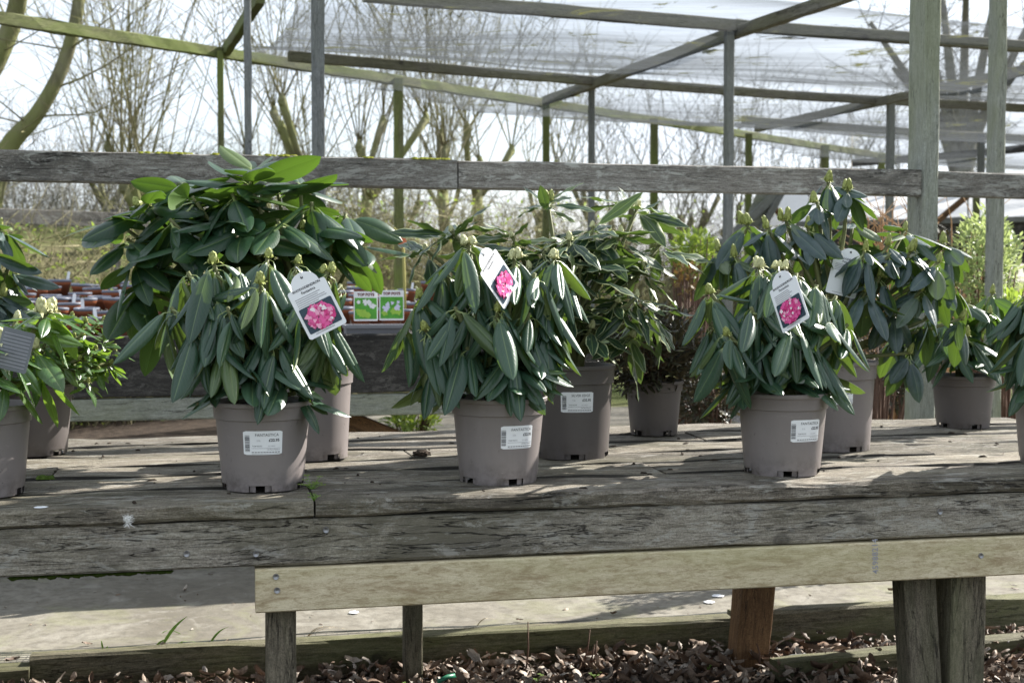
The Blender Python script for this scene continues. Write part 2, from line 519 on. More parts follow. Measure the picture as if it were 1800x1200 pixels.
M_laza = leafmat('dark_azalea_leaf', (0.020, 0.017, 0.013), (0.046, 0.036, 0.027), (0.06, 0.05, 0.03), (0.14, 0.12, 0.05), 0.40, 0.4, 0.12)
M_lvar = leafmat('pale_variegated_shrub_leaf', (0.16, 0.23, 0.09), (0.30, 0.36, 0.17), (0.26, 0.31, 0.16), (0.5, 0.6, 0.22), 0.45, 0.4, 0.3, edge=(0.55, 0.56, 0.40))
M_lbush = leafmat('bright_shrub_leaf', (0.09, 0.17, 0.03), (0.19, 0.28, 0.06), (0.17, 0.24, 0.06), (0.45, 0.6, 0.08), 0.5, 0.3, 0.3)
M_lrust = leafmat('rusty_shrub_leaf', (0.14, 0.075, 0.03), (0.22, 0.14, 0.05), (0.14, 0.08, 0.04), (0.32, 0.2, 0.06), 0.5, 0.3, 0.3)
M_bud = flat('yellow_green_bud', (0.27, 0.30, 0.085), 0.55, var=0.65, scale=190)
M_budc = flat('cream_bud', (0.50, 0.50, 0.27), 0.6, var=0.45, scale=190)
M_stem = flat('green_brown_stem', (0.13, 0.14, 0.055), 0.7, var=0.4, scale=60)
M_stemr = flat('reddish_stem', (0.10, 0.055, 0.035), 0.8, var=0.4, scale=60)
M_moss = flat('moss_cushion', (0.16, 0.17, 0.025), 0.95, spec=0.1, var=0.6, scale=160)
M_mossg = flat('green_moss', (0.06, 0.095, 0.018), 0.95, spec=0.1, var=0.6, scale=160)
M_grass = flat('grass_blade', (0.17, 0.33, 0.035), 0.5, var=0.3)
M_dry = flat('dry_straw', (0.48, 0.38, 0.23), 0.7, var=0.3)
M_drygr = flat('dry_orange_grass', (0.42, 0.25, 0.12), 0.7, var=0.35)

def mk_bark(name, a, b, g):
    t = NT(name)
    v = t.objcoord()
    n1 = t.noise(t.map(v, (14, 14, 4)), 1, 6, 0.7, 0.5)
    n2 = t.noise(v, 3.0, 5, 0.6)
    c = t.ramp(n1, [(0.3, a), (0.65, b)])
    c = t.mix(t.ramp(n2, [(0.38, 0.0), (0.6, 0.85)]), c, g)
    return t.done(t.bsdf(c, 0.9, t.bump(n1, 0.7, 0.03), spec=0.15))
M_bark = mk_bark('mossy_bark', (0.10, 0.093, 0.055), (0.22, 0.21, 0.13), (0.19, 0.205, 0.075))
M_twig = mk_bark('olive_twig', (0.13, 0.115, 0.07), (0.27, 0.24, 0.15), (0.23, 0.225, 0.10))
M_far = mk_bark('grey_twig', (0.12, 0.115, 0.10), (0.22, 0.21, 0.185), (0.17, 0.17, 0.13))
M_darkbark = mk_bark('dark_bark', (0.06, 0.053, 0.04), (0.15, 0.132, 0.095), (0.12, 0.12, 0.055))

def mk_litter():
    t = NT('fallen_leaf')
    at = t.n('ShaderNodeAttribute', attribute_name='rnd')
    f = at.outputs['Fac']
    c = t.ramp(f, [(0.0, (0.035, 0.025, 0.018)), (0.35, (0.11, 0.070, 0.045)), (0.60, (0.22, 0.145, 0.098)), (0.78, (0.34, 0.27, 0.21)), (1.0, (0.48, 0.43, 0.37))])
    v = t.objcoord(False)
    n = t.noise(v, 90, 4, 0.7)
    c = t.mix(t.ramp(n, [(0.35, 0.6), (0.6, 0.0)]), c, (0.06, 0.035, 0.022))
    return t.done(t.bsdf(c, 0.6, t.bump(n, 0.4, 0.004), spec=0.35))
M_litter = mk_litter()

def mk_net():
    t = NT('shade_netting')
    tc = t.n('ShaderNodeTexCoord')
    v = tc.outputs['Object']
    streak = t.noise(t.map(v, (0.35, 5.0, 1)), 1.0, 6, 0.65, 0.4)
    fine = t.noise(t.map(v, (6, 60, 1)), 1.0, 3, 0.7)
    deb = t.noise(t.map(v, (2.5, 6, 1), (4, 4, 0)), 1.0, 7, 0.75, 0.6)
    debm = t.ramp(deb, [(0.57, 0.0), (0.68, 0.8)])
    op = t.math('MULTIPLY_ADD', t.ramp(streak, [(0.30, 0.0), (0.70, 1.0)]), 0.34, t.math('MULTIPLY_ADD', fine, 0.26, 0.0))
    sg = t.n('ShaderNodeAttribute', attribute_name='trough').outputs['Fac']
    op = t.math('MULTIPLY_ADD', t.math('MULTIPLY', sg, t.math('ADD', streak, 0.20)), 0.55, op)
    op = t.math('ADD', op, debm, clamp=True)
    d = t.n('ShaderNodeBsdfDiffuse')
    t.setv(d.inputs['Color'], t.mix(debm, (0.075, 0.082, 0.085), (0.10, 0.10, 0.025)))
    tl = t.n('ShaderNodeBsdfTranslucent')
    t.setv(tl.inputs['Color'], t.mix(debm, (0.10, 0.107, 0.112), (0.14, 0.14, 0.03)))
    m1 = t.n('ShaderNodeMixShader')
    m1.inputs[0].default_value = 0.55
    t.l(d.outputs[0], m1.inputs[1]); t.l(tl.outputs[0], m1.inputs[2])
    tr = t.n('ShaderNodeBsdfTransparent')
    m2 = t.n('ShaderNodeMixShader')
    t.l(op, m2.inputs[0])
    t.l(tr.outputs[0], m2.inputs[1]); t.l(m1.outputs[0], m2.inputs[2])
    return t.done(m2.outputs[0])
M_net = mk_net()

# ------------------------------------------------------------------ terrain
BT = 0.65                                # bench top height
def terrain():
    V, F = [], []
    xs = [-400, -150, -60, -30, -20] + [-14 + i for i in range(45)] + [40, 60, 150, 400]
    ys = [-60, -20, -5, 0, 2, 4, 6] + [7 + i for i in range(20)] + [32, 45, 80, 200, 500, 1200]
    for y in ys:
        for x in xs:
            s = max(0.0, min(1.0, (y - 0.35 * x - 10.0) / 6.0))
            z = -0.03 + (s * s * (3 - 2 * s)) * 1.7 * max(0.0, min(1.0, (9 - x) / 10)) + (mnoise.noise((x * .3, y * .3, 0)) * 0.08 if y > 7 else 0)
            V.append((x, y, z))
    nx = len(xs)
    for j in range(len(ys) - 1):
        for i in range(nx - 1):
            a = j*nx + i
            F.append((a, a+1, a+1+nx, a+nx))
    o = obj('ground', mesh_of('ground', V, F, M_ground, True))
    tag(o, kind='structure')
terrain()
def slab(name, x0, x1, y0, y1, z, mat, n=2):
    V, F = [], []
    for j in range(n + 1):
        for i in range(n + 1):
            V.append((x0 + (x1-x0)*i/n, y0 + (y1-y0)*j/n, z))
    for j in range(n):
        for i in range(n):
            a = j*(n+1)+i
            F.append((a, a+1, a+n+2, a+n+1))
    return tag(obj(name, mesh_of(name, V, F, mat)), kind='structure')
slab('concrete_yard', -8, 16, 2.76 * K, 10.5, 0.045, M_conc)
def litter_bed():
    V, F = [], []
    n, m = 120, 40
    for j in range(m + 1):
        for i in range(n + 1):
            x = -4 + 10 * i / n; y = 0.9 + (2.69 * K - 0.9) * j / m
            V.append((x, y, 0.0 + 0.02 * mnoise.noise((x * 5, y * 5, 3)) + 0.012 * mnoise.noise((x * 22, y * 22, 3))))
    for j in range(m):
        for i in range(n):
            a = j*(n+1)+i
            F.append((a, a+1, a+n+2, a+n+1))
    tag(obj('leaf_bed', mesh_of('leaf_bed', V, F, M_soil, True)), kind='structure')
litter_bed()
# ------------------------------------------------------------------ foreground bench
X_J = at_z(555, 884, BT).x
bench = empty('display_bench', (0.3, 3.1, 0.0), 'long low display bench of weathered grey planks carrying the potted rhododendrons', 'bench')
rows = [(a * K + 0.004, b * K - 0.004) for a, b in ((1.890, 2.043), (2.050, 2.183), (2.189, 2.321), (2.327, 2.461), (2.466, 2.596), (2.601, 2.735))]
YF = 1.890 * K                       # front edge of the bench
joints = [[X_J], [0.95], [-0.35, 1.7], [0.45], [-0.9, 1.25], [0.1]]
rb = random.Random(4)
for (y0, y1), js in zip(rows, joints):
    xs = [-3.0] + js + [2.35]
    for a, b in zip(xs[:-1], xs[1:]):
        dz = -rb.uniform(0.0, 0.005)
        yy = (y0 + y1) / 2
        board('plank', (a + 0.002, yy, BT - 0.016 + dz), (b - 0.002, yy, BT - 0.016 + dz), y1 - y0, 0.032, M_old, bench, zhint=(0, 1, 0), jit=0.006, ch=0.006, edges=(M_grime_shade, (4, 5) if y0 < 2.7 else (0, 7, 4, 5)))
board('fascia_board', (-3.0, YF + 0.035, BT - 0.0795), (2.35, YF + 0.035, BT - 0.0795), 0.087, 0.045, M_fas, bench, jit=0.003)
XL = at_y(449, 1030, YF + 0.005).x
lowz = BT - 0.1265 - 0.0425
low = board('lower_rail', (XL, YF + 0.027, lowz), (2.35, YF + 0.027, lowz), 0.083, 0.045, M_new, bench, jit=0.0006, ch=0.003)
for x in (-2.2, -1.0, 0.15, 1.3, 2.25):
    board('cross_bearer', (x, YF + 0.06, BT - 0.083), (x, 2.70 * K, BT - 0.083), 0.098, 0.045, M_leg, bench)
def leg(px0, px1, ytop, Y, wx, ty, mat, dx=0.0, bot=-0.05, ztop=None):
    p = at_y((px0 + px1) / 2, ytop, Y)
    zt = ztop if ztop else p.z
    return board('leg', (p.x, Y, zt), (p.x + dx, Y + 0.0, bot), wx, ty, mat, bench, zhint=(1, 0, 0), jit=0.003)
leg(468, 518, 1068, YF + 0.075, 0.058, 0.05, M_leg, ztop=BT - 0.1265)
leg(708, 742, 1060, 2.58 * K, 0.048, 0.05, M_leg, ztop=BT - 0.034)
leg(1308, 1385, 1035, 2.56 * K, 0.095, 0.075, M_brn, dx=-0.06, ztop=BT - 0.034)
leg(1560, 1640, 1020, YF + 0.09, 0.075, 0.06, M_leg, dx=0.045, ztop=BT - 0.1265)
leg(1650, 1726, 1012, YF + 0.095, 0.082, 0.075, M_leg, ztop=BT - 0.1265)
leg(100, 140, 1012, 2.58 * K, 0.06, 0.05, M_leg, dx=-1.2, ztop=BT - 0.034)
# screws and the stamped number on the new rail
def disc_mesh(name, r, h, mat, n=12):
    V = [(r*math.cos(2*math.pi*k/n), r*math.sin(2*math.pi*k/n), 0) for k in range(n)] + [(r*.85*math.cos(2*math.pi*k/n), r*.85*math.sin(2*math.pi*k/n), h) for k in range(n)] + [(0, 0, h*0.4)]
    F = [(k, (k+1) % n, n+(k+1) % n, n+k) for k in range(n)] + [(n+k, n+(k+1) % n, 2*n) for k in range(n)]
    return mesh_of(name, V, F, mat)
FACE = Matrix(((1, 0, 0, 0), (0, 0, -1, 0), (0, 1, 0, 0), (0, 0, 0, 1)))      # local Z -> -Y world, local Y -> Z
screw_m = disc_mesh('screw_head', 0.0062, 0.003, M_steel)
stain_m = disc_mesh('rust_mark', 0.0095, 0.0006, M_rust)
for px, py, Y in ((485, 1013, YF + 0.0045), (487, 1037, YF + 0.0045), (1724, 976, YF + 0.0045), (573, 931, YF + 0.0125), (1652, 899, YF + 0.0125), (328, 973, YF + 0.0125), (450, 973, YF + 0.0125)):
    p = at_y(px, py, Y)
    s = obj('screw', screw_m, bench, Matrix.Translation(p) @ FACE)

_txt_cache = {}
def text_mesh(s, size, mat, align='CENTER', bold=0.0):
    key = (s, size, mat.name, align, bold)
    if key in _txt_cache: return _txt_cache[key]
    cu = bpy.data.curves.new('lettering', 'FONT')
    cu.body = s
    cu.size = size
    cu.align_x = align
    cu.align_y = 'CENTER'
    cu.offset = bold
    cu.resolution_u = 2
    o = bpy.data.objects.new('lettering', cu)
    C.objects.link(o)
    dg = bpy.context.evaluated_depsgraph_get()
    dg.update()
    me = bpy.data.meshes.new_from_object(o.evaluated_get(dg))
    me.name = 'lettering'
    bpy.data.objects.remove(o)
    me.materials.clear()
    me.materials.append(mat)
    _txt_cache[key] = me
    return me
p = at_y(1539, 977, YF + 0.0038)
M = Matrix.Translation(p) @ FACE @ Matrix.Rotation(R(92), 4, 'Z')
obj('stamped_number', text_mesh('45988214', 0.0185, M_inkg, bold=0.0002), bench, M)

# ------------------------------------------------------------------ ground timbers
SZ = 0.10
def sleeper(px0, px1, Y, z, label, dz=0.0, t=0.065, h=0.15, Y2=None):
    Y *= K
    Y2 = Y2 * K if Y2 else None
    a = at_y(px0, 1130, Y).x
    b = at_y(px1, 1130, Y).x
    e = empty('timber_edging', ((a + b) / 2, Y + t/2, 0), label, 'edging', 'edging timbers round the leaf bed')
    board('beam', (a, Y + t/2, z - h/2), (b, (Y2 or Y) + t/2, z - h/2 + dz), h, t, M_slp, e, jit=0.005, ch=0.006)
sleeper(-700, 50, 2.64, SZ - 0.02, 'short lower edging timber ending beside the longer mossy edging timber')
sleeper(51, 1290, 2.66, SZ, 'long mossy edging timber between concrete yard and leaf litter, behind bench legs')
sleeper(1292, 2400, 2.70, SZ, 'edging timber running on past the brown slanting bench leg')
sleeper(1370, 2400, 2.44, 0.055, 'mossy inner edging timber lying in leaf litter beside the twin bench legs', t=0.06, h=0.11, Y2=2.60)

# ------------------------------------------------------------------ rail fence right behind the bench
YR = 2.86 * K
fence = empty('post_and_rail_fence', (1.9, YR, 0), 'weathered rail with stout grey green post standing right behind the bench', 'fence')
def railpt(px, py): return at_y(px, py, YR)
zr = (railpt(800, 283).z + railpt(800, 331).z) / 2
wr = 0.085
xj = railpt(803, 305).x
xp = railpt(1626, 300).x
board('rail', (-3.4, YR, zr + 0.012), (xj - 0.002, YR, zr), wr, 0.04, M_rail, fence, jit=0.003)
board('rail', (xj + 0.002, YR, zr - 0.001), (xp - 0.022, YR, zr - 0.004), wr * 0.96, 0.04, M_rail, fence, jit=0.003)
board('rail', (xp + 0.032, YR, zr - 0.006), (xp + 2.0, YR, zr - 0.02), wr * 0.92, 0.04, M_rail, fence, jit=0.003)
board('post', (xp + 0.004, YR + 0.02, -0.1), (xp + 0.004, YR + 0.02, 2.62), 0.052, 0.105, M_pst, fence, zhint=(1, 0, 0), jit=0.003)

# ------------------------------------------------------------------ shade pergola
HB = 1.40
ZB = EYE + HB
perg = empty('shade_pergola', (5.0, 9.0, 0), 'timber shade pergola of thin posts and crossing beams roofed with netting', 'pergola')
def beam(name, pts, w, t, mat, parent, zoff=0.0):
    q = [at_z(px, py, ZB + zoff) for px, py in pts]
    for a, b in zip(q[:-1], q[1:]):
        board(name, a, b, w, t, mat, parent, jit=0.004)
def post(px, top_py, wpx, mat, parent=None, D=None, depth=None, zt=None):
    if D is None:
        p = at_z(px, top_py, ZB)
        D = (p - O).dot(FWD)
    else:
        p = at_d(px, 300, D)
    ww = wpx * D / FPX
    return board('post', (p.x, p.y, -0.05), (p.x, p.y, zt or ZB), ww, depth or ww, mat, parent or perg, zhint=(1, 0, 0), jit=0.004)
peri = empty('boundary_frame', at_z(387, 95, ZB).xy.to_3d(), 'mossy boundary frame of posts under one long sloping beam before the trees', 'frame')
vpx, vpy = 2935.0, 490.0
def pline(x): return (x, 93 + (x - 387) * (490 - 93) / (2935 - 387))
prev = -330
for x in (392, 735, 985, 1190, 1345, 1475, 1600):
    a = at_z(*pline(prev), ZB); b = at_z(*pline(x), ZB)
    board('beam', a, b, 0.068, 0.05, M_grn, peri, jit=0.006)
    prev = x
for x, wv in ((387, 11), (700, 16), (960, 11), (1150, 12), (1316, 10), (1450, 12), (1550, 9)):
    post(x, pline(x)[1] - 3, wv, M_grn, peri)
beam('beam', [(458, -6), (394, 95)], 0.07, 0.045, M_grn, perg, 0.02)
beam('beam', [(640, -8), (1290, 45), (1800, 82), (2100, 105)], 0.064, 0.05, M_beam, perg)
beam('beam', [(508, 99), (860, 128), (1040, 142), (1395, 168), (1900, 196)], 0.064, 0.05, M_beam, perg, -0.01)
beam('beam', [(1306, 211), (1400, 218), (1660, 236), (1950, 250)], 0.064, 0.05, M_beam, perg)
beam('beam', [(1560, -32), (1285, 60), (1040, 149), (958, 177)], 0.064, 0.05, M_beam, perg, -0.03)
beam('beam', [(1900, 102), (1565, 175), (1330, 226)], 0.064, 0.05, M_beam, perg, -0.03)
beam('beam', [(1960, 245), (1690, 272), (1500, 287)], 0.08, 0.05, M_dark, perg, -0.02)
post(437, 0, 12.5, M_gry, D=5.0 * K, zt=2.75)
post(560, 0, 22, M_gry, D=3.9 * K, zt=2.75)
post(1282, 45, 15, M_gry)
post(1040, 145, 10.5, M_gry)
post(1566, 172, 12, M_gry)
post(1750, 0, 19, M_pst, D=3.9 * K, depth=0.07, zt=2.75)
post(1725, 236, 10, M_gry)
post(1565, 232, 8, M_grn)
def netting():
    # patches between the cross beams, sagging
    a0 = at_z(508, 94, ZB); a1 = at_z(1900, 192, ZB)
    X = (a1 - a0).normalized()
    Yd = (at_z(1330, 226, ZB) - at_z(1900, 102, ZB)).normalized()
    bA, bB = at_z(*pline(-330), ZB), at_z(*pline(1600), ZB)
    V, F, TR = [], [], []
    nx, ny = 60, 130
    U0, U1 = -0.25, 14.0
    W0, W1 = -2.6, 11.0
    for j in range(ny + 1):
        wv = W0 + (W1 - W0) * j / ny
        for i in range(nx + 1):
            uv = U0 + (U1 - U0) * i / nx
            p = a0 + X * uv + Yd * wv
            ph = abs(math.sin(math.pi * (wv) / 2.4))
            sag = ph * 0.17
            TR.append(max(0.0, ph - .55) / .45 + (0.9 if ph < .12 else 0.0))
            p.z = ZB + 0.045 - sag + mnoise.noise((uv * .9, wv * .9, 0)) * 0.035
            V.append(p)
    for j in range(ny):
        for i in range(nx):
            a = j*(nx+1)+i
            q = (V[a] + V[a+nx+2]) / 2            # the net stops at the boundary frame
            if (bB.x - bA.x) * (q.y - bA.y) - (bB.y - bA.y) * (q.x - bA.x) < 0:
                F.append((a, a+1, a+nx+2, a+nx+1))
    me = mesh_of('netting', V, F, M_net, True)
    at = me.attributes.new('trough', 'FLOAT', 'POINT')
    at.data.foreach_set('value', TR)
    obj('netting', me, perg)
netting()

# ------------------------------------------------------------------ rear staging bench with terracotta pots
YB = 4.90
zb_top = at_y(230, 590, YB).z
zb_mid = at_y(230, 697, YB).z
zb_bot = at_y(230, 738, YB).z
xe = at_y(1062, 600, YB).x
rear = empty('staging_bench', (-0.5, 5.8, 0), 'dark boarded staging bench behind the rail, crowded with terracotta pots', 'bench')
board('front_board', (-4.2, YB, (zb_top + zb_mid) / 2), (xe, YB, (zb_top + zb_mid) / 2), zb_top - zb_mid, 0.035, M_dark, rear, jit=0.003)
board('lower_board', (-4.2, YB + 0.004, (zb_mid + zb_bot) / 2 - 0.003), (xe, YB + 0.004, (zb_mid + zb_bot) / 2 - 0.003), zb_mid - zb_bot - 0.004, 0.035, M_pst, rear, jit=0.003)
def slopez(y): return 0.80 + (y - 4.92) * 0.096
for k in range(10):
    y0 = 4.925 + k * 0.2
    board('shelf_plank', (-4.2, y0 + 0.098, slopez(y0 + .098) - 0.012), (xe, y0 + 0.098, slopez(y0 + .098) - 0.012), 0.194, 0.022, M_dark, rear, zhint=(0, 1, 0.096))
for x in (-4.0, -2.6, -1.2, 0.1, xe - 0.15):
    for y in (4.97, 6.8):
        board('leg', (x, y, 0.03), (x, y, slopez(y) - 0.03), 0.07, 0.06, M_leg, rear, zhint=(1, 0, 0))
p0 = at_y(615, 735, YB + 0.1); p1 = at_y(700, 768, YB + 0.1)
board('brace', (p0.x - 0.1, YB + 0.1, p0.z + 0.03), (p1.x + .25, YB + 0.1, p1.z - 0.12), 0.075, 0.04, M_brn, rear)

def lathe(prof, n=24, closed_bottom=True):
    V, F = [], []
    for r, z in prof:
        for k in range(n):
            a = 2*math.pi*k/n
            V.append((r*math.cos(a), r*math.sin(a), z))
    for i in range(len(prof) - 1):
        for k in range(n):
            a = i*n+k; b = i*n+(k+1) % n
            F.append((a, b, b+n, a+n))
    if closed_bottom: F.append(tuple(range(n-1, -1, -1)))
    return V, F
V, F = lathe([(0.036, 0), (0.047, 0.072), (0.051, 0.073), (0.0535, 0.0885)], 20)
tp_body = mesh_of('pot_body', V, F, M_terra, True)
V, F = lathe([(0.0537, 0.0883), (0.0548, 0.0892), (0.0557, 0.0985), (0.052, 0.101), (0.0495, 0.094), (0.046, 0.076)], 20, False)
tp_rim = mesh_of('pot_rim', V, F, M_rimgrey, True)
V, F = lathe([(0.047, 0.078), (0.02, 0.082), (0.002, 0.083)], 14, False)
tp_soil = mesh_of('pot_soil', V, F, M_soil, True)
tl = mesh_of('plant_marker', [(-0.007, 0, 0.07), (0.007, 0, 0.07), (0.007, 0, 0.135), (0.004, 0, 0.14), (-0.004, 0, 0.14), (-0.007, 0, 0.135)] + [(x, 0.0008, z) for x, z in ((-0.007, 0.07), (0.007, 0.07), (0.007, 0.135), (0.004, 0.14), (-0.004, 0.14), (-0.007, 0.135))],
             [(0, 1, 2, 3, 4, 5), (11, 10, 9, 8, 7, 6), (0, 6, 7, 1), (1, 7, 8, 2), (2, 8, 9, 3), (3, 9, 10, 4), (4, 10, 11, 5), (5, 11, 6, 0)], M_white)
rt = random.Random(11)
def sprig_mesh(seed):
    rnd = random.Random(seed)
    V, F, U = [], [], []
    for _ in range(16):
        a = rnd.random() * 6.28
        d = Vector((math.cos(a), math.sin(a), rnd.uniform(.3, 1.6))).normalized()
        p = Vector((rnd.uniform(-.012, .012), rnd.uniform(-.012, .012), .08)) + d * rnd.uniform(.0, .022)
        x = d.cross(Vector((0, 0, 1))).normalized()
        s = rnd.uniform(.012, .026)
        b = len(V)
        for k, (u, v) in enumerate(((0, 0), (-.3, .5), (0, 1), (.3, .5))):
            V.append(p + x * (u*s) + d * (v*s) + Vector((0, 0, -.15*s*v*v))); U.append((.5 + u*1.4, .2 + .8*v))
        F.append((b, b+3, b+2, b+1))
    return mesh_of('sprig', V, F, M_lbush if seed % 2 else M_laza, False, U)
sprigs = [sprig_mesh(i) for i in range(5)]
for rng in ((25, 345), (590, 770)):
    for j in range(12):
        y = 4.985 + j * 0.150
        z = slopez(y)
        xa = at_y(rng[0], 560, y).x; xb = at_y(rng[1], 560, y).x
        n = int((xb - xa) / 0.124)
        for i in range(n):
            x = xa + (i + 0.5 * (j % 2) + 0.25) * 0.124 + rt.uniform(-.014, .014)
            if rng[0] > 500 and j < 3: continue
            if rt.random() < 0.16: continue
            s = rt.uniform(0.80, 1.0)
            e = empty('terracotta_pot', (x, y + rt.uniform(-.022, .022), z + rt.uniform(-.002, .004)), 'small terracotta plastic pot with grey rim set close among others on staging bench', 'pot', 'terracotta pots on the staging bench')
            e.scale = (s, s, s)
            e.rotation_euler = (rt.uniform(-.05, .05), rt.uniform(-.05, .05), rt.random() * 6)
            for nm, me in (('pot_body', tp_body), ('rim', tp_rim), ('compost', tp_soil)):
                sub(nm, me, e)
            if rt.random() < 0.5: sub('sprig', rt.choice(sprigs), e)
            if rt.random() < 0.22:
                mk = sub('plant_marker', tl, e, Matrix.Translation((rt.uniform(-.02, .02), rt.uniform(-.02, .02), 0.0)) @ Matrix.Rotation(rt.uniform(-.5, .5) - e.rotation_euler.z, 4, 'Z') @ Matrix.Rotation(rt.uniform(-.2, .2), 4, 'Y'))
# picture cards in a grey trough
tx0 = at_y(606, 575, 4.99).x; tx1 = at_y(716, 575, 4.99).x
tr = empty('grey_trough', ((tx0 + tx1) / 2, 4.99, slopez(4.99)), 'grey plastic trough holding two green picture cards on the staging bench', 'trough')
tw = (tx1 - tx0) / 2
V = []
for (sx, sy, z) in ((0.92, 0.045, 0), (1, 0.06, 0.085), (1.03, 0.066, 0.085), (1.03, 0.066, 0.097), (0.96, 0.053, 0.097), (0.94, 0.05, 0.06)):
    V += [(-tw*sx, -sy, z), (tw*sx, -sy, z), (tw*sx, sy, z), (-tw*sx, sy, z)]
F = [(3, 2, 1, 0)] + [(i*4+k, i*4+(k+1) % 4, (i+1)*4+(k+1) % 4, (i+1)*4+k) for i in range(5) for k in range(4)] + [(20, 21, 22, 23)]
sub('trough_body', mesh_of('trough_body', V, F, [mk_plastic('grey_trough_plastic', (0.20, 0.20, 0.215))]), tr)

def card_outline(w, h, r=0.004, arch=0.0):
    pts = []
    def arc(cx, cy, a0, a1, rr, n=4):
        for i in range(n + 1):
            a = a0 + (a1 - a0) * i / n
            pts.append((cx + rr*math.cos(a), cy + rr*math.sin(a)))
    arc(-w/2 + r, r, math.pi, 1.5*math.pi, r)
    arc(w/2 - r, r, 1.5*math.pi, 2*math.pi, r)
    if arch:
        arc(w/2 - r, h - r, 0, math.pi/2, r)
        aw = w * 0.36
        for i in range(11):
            a = math.pi * i / 10
            pts.append((aw*math.cos(a)*1.0, h + arch*math.sin(a)))
        arc(-w/2 + r, h - r, math.pi/2, math.pi, r)
    else:
        arc(w/2 - r, h - r, 0, math.pi/2, r)
        arc(-w/2 + r, h - r, math.pi/2, math.pi, r)
    return pts
def card_mesh(name, pts, t, mat):
    n = len(pts)
    V = [(x, y, 0) for x, y in pts] + [(x, y, -t) for x, y in pts]
    F = [tuple(range(n)), tuple(range(2*n-1, n-1, -1))] + [(k, n+k, n+(k+1) % n, (k+1) % n) for k in range(n)]
    return mesh_of(name, V, F, mat)
def rects_mesh(name, rects, mat, z=0.0):
    V, F = [], []
    for x0, y0, x1, y1 in rects:
        b = len(V)
        V += [(x0, y0, z), (x1, y0, z), (x1, y1, z), (x0, y1, z)]
        F.append((b, b+1, b+2, b+3))
    return mesh_of(name, V, F, mat)
def blobs_mesh(name, blobs, mats, seed=0):
    """flat printed petals: (x, y, r, material index), stacked a hair apart"""
    rr = random.Random(seed)
    V, F, FM = [], [], []
    for q, (x, y, r, mi) in enumerate(blobs):
        b = len(V)
        n = 10
        a0 = rr.random() * 6
        lob = rr.choice((3, 4, 5))
        for k in range(n):
            a = 2*math.pi*k/n
            q2 = r * (0.82 + 0.25 * math.sin(lob * a + a0)) 
            V.append((x + q2*math.cos(a), y + q2*math.sin(a), 0.00002 * (q + 1)))
        F.append(tuple(range(b, b+n)))
        FM.append(mi)
    return mesh_of(name, V, F, mats, fmats=FM)
def stand_card(px0, px1, py0, py1, Y, label, flower_mat, seed):
    a = at_y(px0, py1, Y); b = at_y(px1, py0, Y)
    w_, h_ = b.x - a.x, b.z - a.z
    e = empty('picture_card', ((a.x + b.x)/2, Y, a.z), label, 'card')
    sub('card', card_mesh('card', card_outline(w_, h_, 0.003), 0.001, M_white), e, FACE)
    def S(nm, me, z): return sub(nm, me, e, FACE @ Matrix.Translation((0, 0, z)))
    S('printed_panel', rects_mesh('printed_panel', [(-w_*.46, h_*.06, w_*.46, h_*.78)], M_pgrn), 0.0004)
    rr = random.Random(seed)
    bl = [(rr.uniform(-.3, .3)*w_, rr.uniform(.18, .34)*h_, w_*.16, 0) for _ in range(5)]
    bl += [(rr.uniform(-.32, .32)*w_, rr.uniform(.36, .68)*h_, w_*rr.uniform(.07, .13), 1) for _ in range(9)]
    S('printed_flowers', blobs_mesh('printed_flowers', bl, [M_plime, flower_mat], seed), 0.0007)
    lo = S('lettering', text_mesh('TOP POTS', h_*.125, M_pmaroon, bold=h_*.006), 0.0006)
    lo.matrix_local = FACE @ Matrix.Translation((0, h_*.885, 0.0006))
stand_card(622, 664, 512, 564, 4.945, 'green picture card with white petals, standing in the grey trough', M_white, 3)
stand_card(667, 710, 510, 563, 4.935, 'green picture card with pale violet petals, standing in the grey trough', M_pviolet, 5)
# yellow crook and orange tag behind the trough
pts = [at_y(x, y, 5.6) for x, y in ((712, 560), (711, 500), (709, 440), (704, 412), (694, 402), (684, 410))]
st = empty('plant_stake', pts[0], 'yellow hooked plant stake rising behind the picture cards', 'stake')
V, F = tubes([([q - pts[0] for q in pts], 0.006)], 8)
sub('stake', mesh_of('stake', V, F, M_yellow, True), st)
q = at_y(711, 412, 5.59)
tgo = obj('hanging_tag', card_mesh('hanging_tag', card_outline(0.034, 0.05, 0.003), 0.001, M_orange), None, Matrix.Translation(q + Vector((0, 0, -0.05))) @ FACE @ Matrix.Rotation(R(25), 4, 'Z'))
tag(tgo, 'small orange red tag hanging on the yellow hooked stake', 'tag')
